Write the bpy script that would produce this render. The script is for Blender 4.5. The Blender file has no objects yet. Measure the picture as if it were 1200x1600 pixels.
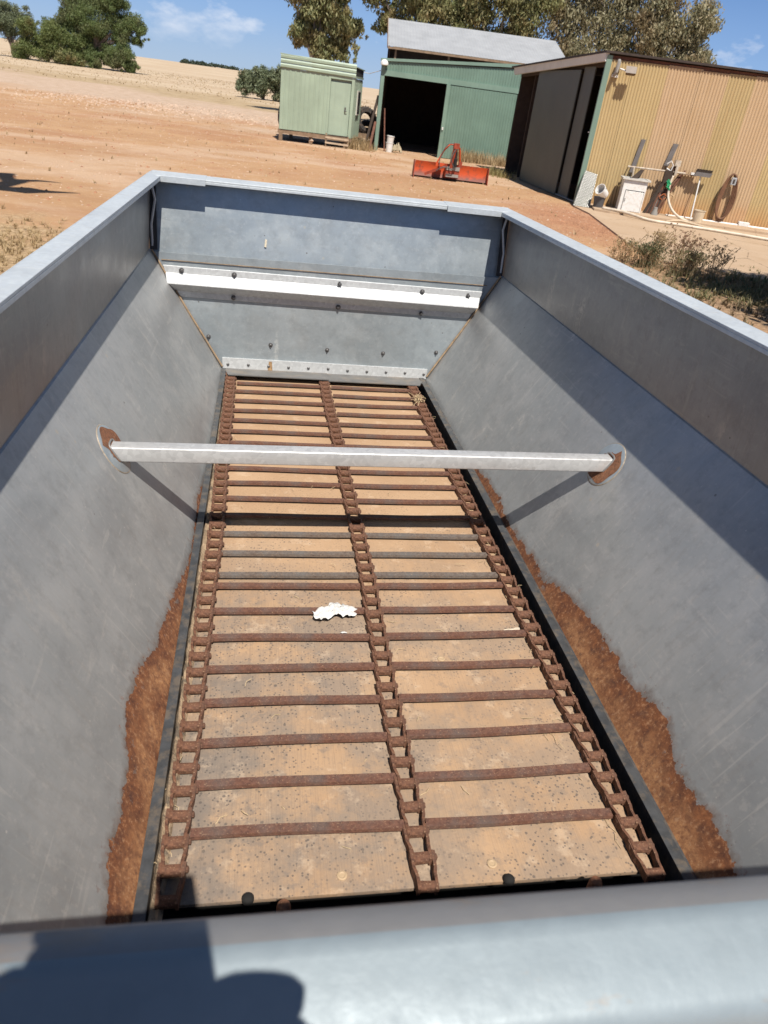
import bpy, math, random
import numpy as np
from mathutils import Matrix, Vector
random.seed(7); RNG = np.random.default_rng(11)
SC = bpy.context.scene; COL = SC.collection
R = math.radians
# ------------------------------------------------------------------ camera
cam_d = bpy.data.cameras.new('camera'); cam = bpy.data.objects.new('camera', cam_d); COL.objects.link(cam)
cam_d.sensor_fit = 'VERTICAL'; cam_d.sensor_height = 36; cam_d.lens = 1118.05/1600*36
cam_d.clip_start = .02; cam_d.clip_end = 6000
r_ = Vector((0.98491646, -0.12852649, 0.11584695)); u_ = Vector((-0.03340056, 0.51570395, 0.85611555)); f_ = Vector((0.16977625, 0.84707165, -0.50363245))
cm = Matrix.Identity(4)
for i, c in enumerate((r_, u_, -f_)):
    for j in range(3): cm[j][i] = c[j]
cm.translation = Vector((0, 0, 2.08)); cam.matrix_world = cm
cam_d.dof.use_dof = True; cam_d.dof.focus_distance = 2.6; cam_d.dof.aperture_fstop = 8.5
SC.camera = cam
# ------------------------------------------------------------------ sun, sky
SUN_T = Vector((-.0615, .5124, -.8565)).normalized()          # direction the light travels
EL = math.asin(-SUN_T.z); AZ = math.atan2(-SUN_T.x, -SUN_T.y)  # towards the sun, from +Y clockwise
sd = bpy.data.lights.new('sun', 'SUN'); sd.energy = 4.9; sd.angle = R(.53); sd.color = (1, .945, .865)
sun = bpy.data.objects.new('sun', sd); COL.objects.link(sun); sun.rotation_euler = SUN_T.to_track_quat('-Z', 'Y').to_euler()
W = bpy.data.worlds.new('World'); SC.world = W; W.use_nodes = True
wt = W.node_tree; wt.nodes.clear()
wo = wt.nodes.new('ShaderNodeOutputWorld'); bg = wt.nodes.new('ShaderNodeBackground'); sk = wt.nodes.new('ShaderNodeTexSky')
sk.sky_type = 'NISHITA'; sk.sun_disc = False; sk.sun_elevation = EL; sk.sun_rotation = AZ; sk.ozone_density = 4.5; sk.dust_density = .3; sk.air_density = 1.0
bg.inputs[1].default_value = .05
wc = wt.nodes.new('ShaderNodeTexCoord'); sx = wt.nodes.new('ShaderNodeSeparateXYZ'); wt.links.new(wc.outputs['Generated'], sx.inputs[0])
# small clouds: project the direction on a plane, noise, threshold
dv = wt.nodes.new('ShaderNodeVectorMath'); dv.operation = 'DIVIDE'; cz = wt.nodes.new('ShaderNodeCombineXYZ'); mx = wt.nodes.new('ShaderNodeMath'); mx.operation = 'ADD'; mx.inputs[1].default_value = .09
wt.links.new(sx.outputs[2], mx.inputs[0])
for i in range(3): wt.links.new(mx.outputs[0], cz.inputs[i])
wt.links.new(wc.outputs['Generated'], dv.inputs[0]); wt.links.new(cz.outputs[0], dv.inputs[1])
mp = wt.nodes.new('ShaderNodeMapping'); mp.inputs['Scale'].default_value = (5, 5, 11); mp.inputs['Location'].default_value = (3.1, 1.7, 0); wt.links.new(wc.outputs['Generated'], mp.inputs[0])
nz = wt.nodes.new('ShaderNodeTexNoise'); nz.inputs['Scale'].default_value = 1.0; nz.inputs['Detail'].default_value = 7; nz.inputs['Roughness'].default_value = .58; wt.links.new(mp.outputs[0], nz.inputs[0])
cr = wt.nodes.new('ShaderNodeMapRange'); cr.inputs[1].default_value = .58; cr.inputs[2].default_value = .70; wt.links.new(nz.outputs[0], cr.inputs[0])
hz = wt.nodes.new('ShaderNodeMapRange'); hz.inputs[1].default_value = .01; hz.inputs[2].default_value = .05; wt.links.new(sx.outputs[2], hz.inputs[0])
ml = wt.nodes.new('ShaderNodeMath'); ml.operation = 'MULTIPLY'; wt.links.new(cr.outputs[0], ml.inputs[0]); wt.links.new(hz.outputs[0], ml.inputs[1])
m2 = wt.nodes.new('ShaderNodeMath'); m2.operation = 'MULTIPLY'; m2.inputs[1].default_value = .85; wt.links.new(ml.outputs[0], m2.inputs[0])
mixw = wt.nodes.new('ShaderNodeMix'); mixw.data_type = 'RGBA'; mixw.inputs[7].default_value = (16.5, 16.6, 17.2, 1)
hs = wt.nodes.new('ShaderNodeHueSaturation'); hs.inputs['Saturation'].default_value = 1.0
wt.links.new(sk.outputs[0], hs.inputs['Color'])
gr_ = wt.nodes.new('ShaderNodeValToRGB'); wt.links.new(sx.outputs[2], gr_.inputs[0])
e_ = gr_.color_ramp.elements; e_[0].position = 0; e_[0].color = (.50, .68, .93, 1); e_[1].position = .5; e_[1].color = (.035, .10, .30, 1)
e2_ = e_.new(.06); e2_.color = (.34, .56, .95, 1); e3_ = e_.new(.16); e3_.color = (.15, .33, .76, 1)
gm_ = wt.nodes.new('ShaderNodeVectorMath'); gm_.operation = 'SCALE'; gm_.inputs['Scale'].default_value = 14.5; wt.links.new(gr_.outputs[0], gm_.inputs[0])
gf_ = wt.nodes.new('ShaderNodeMapRange'); gf_.inputs[1].default_value = .1; gf_.inputs[2].default_value = .6; gf_.inputs[3].default_value = .85; gf_.inputs[4].default_value = 0; wt.links.new(sx.outputs[2], gf_.inputs[0])
mg_ = wt.nodes.new('ShaderNodeMix'); mg_.data_type = 'RGBA'; wt.links.new(gf_.outputs[0], mg_.inputs[0]); wt.links.new(hs.outputs[0], mg_.inputs[6]); wt.links.new(gm_.outputs[0], mg_.inputs[7])
wt.links.new(m2.outputs[0], mixw.inputs[0]); wt.links.new(mg_.outputs[2], mixw.inputs[6]); wt.links.new(mixw.outputs[2], bg.inputs[0]); wt.links.new(bg.outputs[0], wo.inputs[0])
SC.view_settings.view_transform = 'Standard'; SC.view_settings.look = 'None'; SC.view_settings.gamma = 1; SC.view_settings.exposure = .27
SC.view_settings.use_curve_mapping = False
SC.render.engine = 'CYCLES'; SC.cycles.max_bounces = 8; SC.cycles.diffuse_bounces = 1; SC.cycles.transparent_max_bounces = 8

# ------------------------------------------------------------------ mesh helpers
class MB:
    def __init__(s, k=1.0): s.v = []; s.f = []; s.m = []; s.k = k; s.mi = 0; s.uv = {}
    def add(s, vs, fs):
        b = len(s.v); s.v += [tuple(float(c) for c in v) for v in vs]
        for f in fs: s.f.append([b+i for i in f]); s.m.append(s.mi)
        return b
    def box(s, x0, y0, z0, x1, y1, z1):
        s.add([(x0,y0,z0),(x1,y0,z0),(x1,y1,z0),(x0,y1,z0),(x0,y0,z1),(x1,y0,z1),(x1,y1,z1),(x0,y1,z1)],
              [(0,3,2,1),(4,5,6,7),(0,1,5,4),(1,2,6,5),(2,3,7,6),(3,0,4,7)])
    def hexa(s, a, b):   # two quads, a below b
        s.add(list(a)+list(b), [(0,3,2,1),(4,5,6,7),(0,1,5,4),(1,2,6,5),(2,3,7,6),(3,0,4,7)])
    def slab(s, q, n):   # quad q thickened by vector n
        n = Vector(n); s.hexa(q, [tuple(Vector(p)+n) for p in q])
    def beam(s, a, b, w, h=None, up=(0,0,1)):
        a = Vector(a); b = Vector(b); h = h or w; d = (b-a).normalized(); U = Vector(up)
        if abs(d.dot(U)) > .95: U = Vector((0,1,0))
        x = d.cross(U).normalized()*w/2; z = x.cross(d).normalized()*h/2
        s.hexa([a-x-z, a+x-z, a+x+z, a-x+z], [b-x-z, b+x-z, b+x+z, b-x+z])
    def tube(s, pts, r, n=8, cap=True):
        pts = [Vector(p) for p in pts]; rs = r if hasattr(r, '__len__') else [r]*len(pts); b = len(s.v); vs = []; fs = []
        ref = None
        for i, p in enumerate(pts):
            d = (pts[min(i+1, len(pts)-1)]-pts[max(i-1, 0)]).normalized()
            if ref is None: ref = d.orthogonal().normalized()
            ref = (ref-d*ref.dot(d)).normalized(); t = d.cross(ref)
            for k in range(n): a = 2*math.pi*k/n; vs.append(p+(ref*math.cos(a)+t*math.sin(a))*rs[i])
        for i in range(len(pts)-1):
            for k in range(n): fs.append((i*n+k, i*n+(k+1)%n, (i+1)*n+(k+1)%n, (i+1)*n+k))
        if cap: fs.append(tuple(range(n))[::-1]); fs.append(tuple(range((len(pts)-1)*n, len(pts)*n)))
        s.add(vs, fs)
    def lathe(s, prof, n=16, c=(0,0,0), mat=None):   # prof (r,z)
        vs = []; fs = []
        for r, z in prof:
            for k in range(n):
                a = 2*math.pi*k/n; p = Vector((r*math.cos(a), r*math.sin(a), z)); p = (mat @ p) if mat else p; vs.append(p+Vector(c))
        for i in range(len(prof)-1):
            for k in range(n): fs.append((i*n+k, i*n+(k+1)%n, (i+1)*n+(k+1)%n, (i+1)*n+k))
        fs.append(tuple(range(n))[::-1]); fs.append(tuple(range((len(prof)-1)*n, len(prof)*n))); s.add(vs, fs)
    def ext(s, prof, x0, x1):   # (y,z) profile extruded along x, closed
        n = len(prof); s.add([(x0, y, z) for y, z in prof]+[(x1, y, z) for y, z in prof],
              [(i, (i+1)%n, n+(i+1)%n, n+i) for i in range(n)]+[tuple(range(n))[::-1], tuple(range(n, 2*n))])
    def mesh(s, name, mats):
        me = bpy.data.meshes.new(name); me.from_pydata([(x*s.k, y*s.k, z*s.k) for x, y, z in s.v], [], s.f)
        for m in (mats if isinstance(mats, (list, tuple)) else [mats]): me.materials.append(m)
        me.polygons.foreach_set('material_index', s.m); me.update(); return me
    def build(s, name, mats, parent=None, smooth=False, bev=0, uvf=None):
        me = s.mesh(name, mats); o = bpy.data.objects.new(name, me); COL.objects.link(o)
        if uvf:
            uv = me.uv_layers.new(name='UVMap')
            for l in me.loops: uv.data[l.index].uv = uvf(s.v[l.vertex_index])
        if parent: o.parent = parent
        if smooth: shade(o, smooth)
        if bev:
            b = o.modifiers.new('Bevel', 'BEVEL'); b.width = bev; b.segments = 2; b.limit_method = 'ANGLE'; b.angle_limit = R(40)
        return o
def shade(o, ang=40):
    me = o.data; me.polygons.foreach_set('use_smooth', [True]*len(me.polygons)); me.update()
    if ang is not True: me.set_sharp_from_angle(angle=R(ang))
def tag(o, label, cat, group=None, kind=None):
    o['label'] = label; o['category'] = cat
    if group: o['group'] = group
    if kind: o['kind'] = kind
    return o
def thing(name, loc, label, cat, rz=0, group=None):
    o = bpy.data.objects.new(name, None); COL.objects.link(o); o.location = loc; o.rotation_euler[2] = rz; o.empty_display_size = .1
    return tag(o, label, cat, group)
def inst(name, me, parent, loc, rot=(0,0,0), sc=None):
    o = bpy.data.objects.new(name, me); COL.objects.link(o); o.parent = parent; o.location = loc; o.rotation_euler = rot
    if sc: o.scale = sc
    return o
def copy_tree(o, parent=None):
    c = o.copy(); COL.objects.link(c)
    if parent: c.parent = parent
    for ch in list(o.children): copy_tree(ch, c)
    return c

# ------------------------------------------------------------------ materials
class NT:
    def __init__(s, name):
        s.m = bpy.data.materials.new(name); s.m.use_nodes = True; s.t = s.m.node_tree; s.t.nodes.clear()
        s.o = s.n('OutputMaterial'); s.b = s.n('BsdfPrincipled'); s.l(s.b.outputs[0], s.o.inputs[0]); s.tc = s.n('TexCoord')
    def n(s, t, **k):
        x = s.t.nodes.new('ShaderNode'+t)
        for a, v in k.items(): setattr(x, a, v)
        return x
    def l(s, a, b): s.t.links.new(a, b)
    def set(s, **k):
        for a, v in k.items():
            i = s.b.inputs[a.replace('_', ' ')]
            if hasattr(v, 'is_linked') or hasattr(v, 'links'): s.l(v, i)
            else: i.default_value = v
    def map(s, sc=(1,1,1), src='Object', rot=(0,0,0), loc=(0,0,0)):
        m = s.n('Mapping'); m.inputs['Scale'].default_value = sc; m.inputs['Rotation'].default_value = rot; m.inputs['Location'].default_value = loc
        s.l(s.tc.outputs[src], m.inputs[0]); return m.outputs[0]
    def noise(s, scale, det=4, rough=.55, vec=None, dist=0, src='Object'):
        x = s.n('TexNoise'); x.inputs['Scale'].default_value = scale; x.inputs['Detail'].default_value = det; x.inputs['Roughness'].default_value = rough; x.inputs['Distortion'].default_value = dist
        s.l(vec if vec is not None else s.tc.outputs[src], x.inputs[0]); return x.outputs[0]
    def vor(s, scale, feat='F1', vec=None, rand=1):
        x = s.n('TexVoronoi'); x.feature = feat; x.inputs['Scale'].default_value = scale; x.inputs['Randomness'].default_value = rand
        s.l(vec if vec is not None else s.tc.outputs['Object'], x.inputs[0]); return x
    def ramp(s, fac, a, b, lo=0., hi=1.):
        x = s.n('MapRange'); x.inputs[1].default_value = a; x.inputs[2].default_value = b; x.inputs[3].default_value = lo; x.inputs[4].default_value = hi; s.l(fac, x.inputs[0]); return x.outputs[0]
    def mix(s, fac, a, b, mode='MIX'):
        x = s.n('Mix', data_type='RGBA', blend_type=mode)
        for v, i in ((fac, 0), (a, 6), (b, 7)):
            if hasattr(v, 'links'): s.l(v, x.inputs[i])
            elif i: x.inputs[i].default_value = (*v, 1) if len(v) == 3 else v
            else: x.inputs[i].default_value = v
        return x.outputs[2]
    def math(s, op, a, b=0.):
        x = s.n('Math', operation=op)
        for v, i in ((a, 0), (b, 1)):
            if hasattr(v, 'links'): s.l(v, x.inputs[i])
            else: x.inputs[i].default_value = v
        return x.outputs[0]
    def bump(s, h, st=.3, d=.01, nrm=None):
        x = s.n('Bump'); x.inputs['Strength'].default_value = st; x.inputs['Distance'].default_value = d; s.l(h, x.inputs['Height'])
        if nrm is not None: s.l(nrm, x.inputs['Normal'])
        s.l(x.outputs[0], s.b.inputs['Normal']); return x.outputs[0]
def simple(name, col, rough=.6, var=.25, scale=6, metal=0, bump=0., dirt=None, bd=.01):
    t = NT(name); n = t.noise(scale, 5, .6)
    c2 = tuple(c*(1-var) for c in col); c1 = tuple(min(c*(1+var*.6), 1) for c in col)
    c = t.mix(t.ramp(n, .3, .7), c2, c1)
    if dirt: c = t.mix(t.math('MULTIPLY', t.ramp(t.noise(scale*.7, 6, .65), .48, .62), dirt[3]), c, dirt[:3])
    t.set(Base_Color=c, Roughness=rough, Metallic=metal)
    if bump: t.bump(t.noise(scale*6, 4), bump, bd)
    return t.m

def bin_metal(name, curve=None, side=1, dusty=0., scuffs=(), tint=(1, 1, 1)):
    """blue-grey paint on galvanised sheet; curve = rust width over length for the sloping panels (UV: y, distance up)"""
    t = NT(name)
    big = t.noise(1.3, 4, .6); mid = t.noise(7, 5, .65); fine = t.noise(90, 3, .6)
    base = t.mix(t.ramp(big, .35, .68), (.325, .355, .375), (.430, .460, .480))
    base = t.mix(t.math('MULTIPLY', t.ramp(mid, .46, .66), .5), base, (.50, .52, .53))
    base = t.mix(t.math('MULTIPLY', t.ramp(fine, .45, .8), .14), base, (.42, .41, .38))
    # cloudy darker smears
    sm = t.noise(3.2, 5, .6, t.map((1, .35, 1.4), rot=(0, 0, .5)), .8)
    base = t.mix(t.math('MULTIPLY', t.ramp(sm, .48, .66), .42), base, (.27, .29, .31))
    # pale scuffs sliding down the sheet
    sc = t.noise(9, 3, .5, t.map((.9, .9, .25), rot=(.25, .1, .2), loc=(3, 1, 5)), .3)
    scf = t.math('MULTIPLY', t.ramp(sc, .66, .74), t.ramp(t.noise(55, 3, .7), .42, .6))
    base = t.mix(t.math('MULTIPLY', scf, .7), base, (.62, .62, .60))
    # long faint rub marks down the sheet
    rb = t.noise(2.6, 3, .5, t.map((.12, 5, 1.2), rot=(0, .2, .3), loc=(1, 7, 2))); rbf = t.math('MULTIPLY', t.ramp(rb, .62, .72), t.ramp(t.noise(30, 4, .7), .45, .62))
    base = t.mix(t.math('MULTIPLY', rbf, .5), base, (.55, .55, .53))
    for sc3, seed3, th3, am3 in (((.035, 1, .035), (3, 1, 4), .64, .28), ((1, .035, 1), (1, 5, 2), .66, .20), ((.30, .06, .5), (8, 2, 7), .65, .24)):
        sl = t.noise(85, 2, .5, t.map(sc3, loc=seed3, rot=(0, 0, .12 if am3 > .26 else -.2))); base = t.mix(t.math('MULTIPLY', t.math('MULTIPLY', t.ramp(sl, th3, th3+.03), t.ramp(t.noise(3.5, 3, .6, t.map((1, 1, 1), loc=seed3)), .46, .58)), am3), base, (.62, .62, .60))
    # small chips and droppings
    vs = t.vor(16); ch = t.math('MULTIPLY', t.ramp(vs.outputs['Distance'], .05, .075, 1, 0), t.ramp(t.noise(2.6, 2), .56, .60))
    base = t.mix(t.math('MULTIPLY', ch, .7), base, (.10, .085, .075))
    vs3 = t.vor(34, vec=t.map((1, 1, 1), loc=(7, 1, 3))); ch3 = t.math('MULTIPLY', t.ramp(t.math('ADD', vs3.outputs['Distance'], t.math('MULTIPLY', fine, .08)), .10, .13, 1, 0), t.ramp(t.noise(5, 4, .7), .52, .60)); base = t.mix(t.math('MULTIPLY', ch3, .55), base, (.66, .65, .62))
    run = t.noise(16, 4, .65, t.map((.5, 4.5, .5), loc=(2, 2, 2))); base = t.mix(t.math('MULTIPLY', t.ramp(run, .52, .68), .16), base, (.30, .27, .24))
    vs2 = t.vor(7.3, vec=t.map((1, 1, 1), loc=(4, 2, 9))); wn = t.noise(40, 3)
    ch2 = t.math('MULTIPLY', t.ramp(t.math('ADD', vs2.outputs['Distance'], t.math('MULTIPLY', wn, .05)), .072, .085, 1, 0), t.ramp(t.noise(1.7, 2), .52, .56))
    base = t.mix(t.math('MULTIPLY', ch2, .7), base, (.50, .47, .41))
    if dusty: base = t.mix(t.math('MULTIPLY', t.ramp(t.noise(5, 5, .6, t.map((.3, 1, 2))), .4, .62), dusty), base, (.30, .24, .19))
    mot = t.noise(22, 5, .7); base = t.mix(t.math('MULTIPLY', t.ramp(mot, .50, .66), .32), base, (.25, .262, .275)); base = t.mix(t.math('MULTIPLY', t.ramp(t.noise(45, 5, .75, t.map((1, 1, 1), loc=(5, 5, 5))), .54, .66), .30), base, (.56, .56, .55))
    rough = t.ramp(t.math('ADD', t.math('MULTIPLY', mid, .6), t.math('MULTIPLY', t.noise(2.2, 5, .65, t.map((1, .5, 1), loc=(8, 3, 1))), .5)), .38, .72, .30, .50); h = t.math('ADD', t.math('MULTIPLY', fine, .25), t.math('MULTIPLY', t.noise(2.2, 3), 4.5))
    base = t.mix(1., base, tint, 'MULTIPLY')
    if curve:
        uv = t.n('SeparateXYZ'); t.l(t.tc.outputs['UV'], uv.inputs[0])
        fc = t.n('FloatCurve'); t.l(t.math('MULTIPLY', uv.outputs[0], -1/4.7), fc.inputs['Value'])
        cu = fc.mapping.curves[0]; pts = [(y/4.7, w*4) for y, w in curve]
        cu.points[0].location = pts[0]; cu.points[-1].location = pts[-1]
        for p in pts[1:-1]: cu.points.new(*p)
        for p in cu.points: p.handle_type = 'AUTO'
        fc.mapping.update()
        for (yc_, vc_, ry_, rv_, st_) in scuffs:       # rubbed pale bands sliding down the sheet
            q = t.math('ADD', t.math('POWER', t.math('DIVIDE', t.math('SUBTRACT', uv.outputs[0], yc_), ry_), 2), t.math('POWER', t.math('DIVIDE', t.math('SUBTRACT', uv.outputs[1], vc_), rv_), 2))
            q = t.math('ADD', q, t.math('MULTIPLY', t.math('SUBTRACT', t.noise(14, 5, .7), .5), 1.6))
            gq = t.math('MULTIPLY', t.ramp(q, .1, 1.1, 1, 0), t.ramp(t.noise(60, 5, .75, t.map((1, 1, 1))), .36, .58)); base = t.mix(t.math('MULTIPLY', gq, st_), base, (.54, .535, .515))
        wd = t.math('MULTIPLY', fc.outputs[0], .25)
        n1 = t.math('MULTIPLY', t.math('SUBTRACT', t.noise(7, 6, .66), .5), .13); n2 = t.math('MULTIPLY', t.math('SUBTRACT', t.noise(38, 4, .6), .5), .045)
        e = t.math('SUBTRACT', t.math('ADD', wd, t.math('MULTIPLY', t.math('ADD', n1, n2), t.ramp(wd, 0, .09, .35, 1))), uv.outputs[1])
        rust = t.ramp(e, -.001, .0015)
        fl = t.math('MULTIPLY', t.ramp(e, -.06, .005), t.ramp(t.noise(42, 5, .75), .58, .63)); fl = t.math('MAXIMUM', fl, t.math('MULTIPLY', t.ramp(e, -.03, 0, 0, .35), t.ramp(t.noise(16, 4, .6), .4, .6))); rust = t.math('MAXIMUM', rust, t.math('MULTIPLY', fl, .8))
        # lone rust flake low on the panel
        inn = t.ramp(e, .02, .08)
        rc = t.mix(t.ramp(t.noise(45, 6, .78), .34, .66), (.080, .030, .019), (.31, .115, .042))
        rc2 = t.mix(t.ramp(t.noise(70, 6, .8), .36, .64), (.20, .08, .038), (.50, .245, .105))
        rc = t.mix(t.math('MULTIPLY', inn, t.ramp(t.noise(9, 5, .6), .36, .56)), rc, rc2)
        rc = t.mix(t.math('MULTIPLY', t.ramp(t.noise(90, 3, .7), .56, .66), .45), rc, (.50, .30, .17)); rc = t.mix(t.math('MULTIPLY', t.ramp(t.noise(24, 5, .75), .54, .64), .6), rc, (.085, .035, .024))
        isl = t.math('MULTIPLY', t.ramp(t.noise(30, 5, .7, t.map((1, 1, 1), loc=(3, 9, 4))), .62, .64), t.ramp(e, .05, .0)); rust = t.math('MULTIPLY', rust, t.math('SUBTRACT', 1, isl))
        halo = t.math('MULTIPLY', t.ramp(e, -.028, .002), t.ramp(t.noise(26, 5, .7), .34, .60, .15, .75)); base = t.mix(halo, base, (.17, .12, .09))
        base = t.mix(rust, base, rc); rough = t.math('MAXIMUM', rough, t.math('MULTIPLY', rust, .85))
        h = t.math('ADD', h, t.math('ADD', t.math('MULTIPLY', rust, -1.2), t.math('MULTIPLY', t.math('MULTIPLY', t.noise(120, 4, .7), rust), .7)))
        t.l(t.math('MULTIPLY', t.math('SUBTRACT', 1, rust), .42), t.b.inputs['Metallic'])
    else: t.b.inputs['Metallic'].default_value = .42
    t.set(Base_Color=base, Roughness=rough); t.bump(h, .22, .003); return t.m
CL = [(0, 0), (1.6, .0), (1.80, .035), (2.05, .045), (2.3, .034), (2.46, .042), (2.79, .085), (3.08, .14), (3.37, .185), (3.6, .135), (3.78, .13), (3.94, .105), (4.7, .1)]
CR_ = [(0, 0), (1.4, .0), (1.55, .03), (1.82, .058), (2.1, .045), (2.3, .045), (2.55, .068), (2.75, .088), (3.03, .145), (3.25, .145), (3.5, .175), (3.64, .13), (3.89, .125), (4.7, .10)]
M_slopeL = bin_metal('slope_paint_left', CL, tint=(1.07, 1.02, .975), scuffs=((-1.11, .68, .035, .14, .75), (-2.30, .72, .07, .16, .55), (-2.50, .38, .06, .14, .5), (-1.6, .35, .05, .1, .3), (-3.3, .5, .10, .08, .25), (-.9, .3, .03, .12, .3)))
M_slopeR = bin_metal('slope_paint_right', CR_, tint=(1.07, 1.02, .975), scuffs=((-2.32, .33, .10, .17, .65), (-2.36, .72, .07, .12, .5), (-1.12, .50, .03, .10, .6), (-1.45, .46, .03, .08, .35), (-.92, .13, .02, .05, .5), (-3.1, .45, .07, .06, .35)))
M_bin = bin_metal('bin_paint', tint=(1.0, 1.05, 1.07)); M_binS = bin_metal('side_paint_shaded', tint=(.82, .75, .69)); M_binD = bin_metal('bin_paint_dusty', dusty=.55)  # side copy is darker and browner: shade and ground reflection put into its tint

def galv(name, col=(.46, .50, .535), metal=.55, rough=.36, stain=.3, sp_=1.):
    t = NT(name); a = t.vor(75); b = t.noise(5, 5, .6); sp = t.noise(60, 3, .6)
    c = t.mix(t.ramp(a.outputs['Color'], 0, 1), tuple(x*(1-.14*sp_) for x in col), tuple(x*(1+.1*sp_) for x in col))
    c = t.mix(t.math('MULTIPLY', t.ramp(b, .45, .7), .4), c, tuple(x*.72 for x in col))
    v = t.vor(9, 'DISTANCE_TO_EDGE', t.map((.15, 1, 1), rot=(0, 0, .3))); c = t.mix(t.math('MULTIPLY', t.ramp(v.outputs['Distance'], 0, .008, 1, 0), .4), c, (.7, .7, .68))
    if stain: c = t.mix(t.math('MULTIPLY', t.ramp(t.noise(9, 6, .7, t.map((.6, 1.6, 1.6))), .58, .72), stain), c, (.33, .22, .13))
    t.set(Base_Color=c, Roughness=t.ramp(sp, .3, .7, rough-.06, rough+.12), Metallic=metal); t.bump(t.math('ADD', sp, t.math('MULTIPLY', b, 3)), .12, .003); return t.m
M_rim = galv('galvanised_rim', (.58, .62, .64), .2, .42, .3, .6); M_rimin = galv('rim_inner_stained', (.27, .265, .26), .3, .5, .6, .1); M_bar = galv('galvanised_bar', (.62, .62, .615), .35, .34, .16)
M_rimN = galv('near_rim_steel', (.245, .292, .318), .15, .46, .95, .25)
M_white = galv('white_steel_strip', (.62, .635, .64), .25, .45, .1)
def rusty(name, a=(.075, .036, .024), b=(.26, .125, .062), c=(.11, .095, .085), gm=.5):
    t = NT(name); n = t.noise(95, 6, .72); n2 = t.noise(11, 5, .6)
    k = t.mix(t.ramp(n, .32, .7), a, b); k = t.mix(t.math('MULTIPLY', t.ramp(n2, .46, .66), gm), k, c)
    k = t.mix(t.math('MULTIPLY', t.ramp(t.noise(240, 2), .6, .72), .5), k, (.42, .27, .16))
    t.set(Base_Color=k, Roughness=.82); t.bump(n, .8, .003); return t.m
M_chain = rusty('rusty_chain', (.062, .027, .018), (.21, .092, .048), (.12, .075, .055), .35); M_slat = rusty('rusty_slat', (.080, .035, .025), (.20, .092, .058), (.115, .095, .085), .62)
M_slatg = rusty('worn_slat', (.085, .06, .05), (.20, .16, .13), (.14, .135, .13), .7)
M_patch = rusty('weld_rust', (.11, .045, .028), (.36, .155, .075), (.3, .16, .08), .4)
M_rail = simple('dark_rail', (.085, .088, .092), .45, .35, 30, .3, .2, (.25, .19, .13, .5), .002)
M_railr = simple('worn_rail', (.16, .165, .17), .42, .3, 30, .4, .2, (.2, .15, .1, .4), .002)
M_black = simple('shade_black', (.012, .011, .01), .9)
M_rubber = simple('grey_rubber_flap', (.16, .155, .15), .6, .25, 12, 0, .2, (.28, .22, .16, .4), .002)
M_bolt = simple('bolt_steel', (.17, .165, .165), .5, .3, 80, .6)
M_seal = simple('sealant', (.34, .24, .15), .8, .4, 40)
def floor_mat():
    t = NT('dusty_floor_board')
    a = t.noise(3, 5, .6); st = t.noise(30, 3, .6, t.map((9, .25, 1))); st2 = t.noise(60, 3, .7, t.map((5, .12, 1)))
    c = t.mix(t.ramp(a, .3, .7), (.385, .242, .138), (.475, .312, .186))
    c = t.mix(t.math('MULTIPLY', t.ramp(st, .45, .7), .08), c, (.60, .44, .32))
    # grime: grows towards the near left of the floor
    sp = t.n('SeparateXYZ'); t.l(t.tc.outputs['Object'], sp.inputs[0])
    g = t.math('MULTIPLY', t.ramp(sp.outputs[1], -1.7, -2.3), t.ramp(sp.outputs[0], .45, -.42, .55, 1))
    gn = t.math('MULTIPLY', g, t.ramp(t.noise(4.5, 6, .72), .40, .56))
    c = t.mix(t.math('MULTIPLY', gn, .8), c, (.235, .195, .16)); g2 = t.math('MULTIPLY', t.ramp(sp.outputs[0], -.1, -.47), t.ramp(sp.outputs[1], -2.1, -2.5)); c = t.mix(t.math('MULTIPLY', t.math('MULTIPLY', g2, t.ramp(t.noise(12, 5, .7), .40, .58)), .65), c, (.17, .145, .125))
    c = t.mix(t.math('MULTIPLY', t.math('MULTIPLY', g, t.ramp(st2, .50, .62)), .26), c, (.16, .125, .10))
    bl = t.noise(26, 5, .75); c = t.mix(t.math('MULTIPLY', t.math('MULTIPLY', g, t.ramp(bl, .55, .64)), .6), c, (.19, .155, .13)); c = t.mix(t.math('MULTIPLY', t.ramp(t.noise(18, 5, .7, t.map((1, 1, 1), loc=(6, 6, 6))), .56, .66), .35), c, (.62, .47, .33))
    for sc_, r0, am, th in ((48, .20, .75, .50), (95, .26, .75, .42), (22, .12, .8, .53)):
        v = t.vor(sc_); wob = t.math('ADD', v.outputs['Distance'], t.math('MULTIPLY', t.noise(sc_*5, 2), .12))
        s_ = t.math('MULTIPLY', t.ramp(wob, r0, r0+.06, 1, 0), t.math('MULTIPLY', t.ramp(t.noise(9, 4, .7), th-.06, th+.03), t.ramp(t.noise(2.2, 3, .6), .34, .52)))
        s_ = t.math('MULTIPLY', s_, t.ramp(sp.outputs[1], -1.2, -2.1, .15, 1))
        c = t.mix(t.math('MULTIPLY', s_, am), c, (.10, .085, .075))
    t.set(Base_Color=c, Roughness=.85); t.bump(t.math('ADD', st2, t.noise(150, 3)), .35, .002); return t.m
M_floor = floor_mat()
M_dirtstrip = simple('caked_dirt', (.42, .30, .19), .9, .4, 30, 0, .9, (.10, .085, .07, .8), .006)

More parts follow.
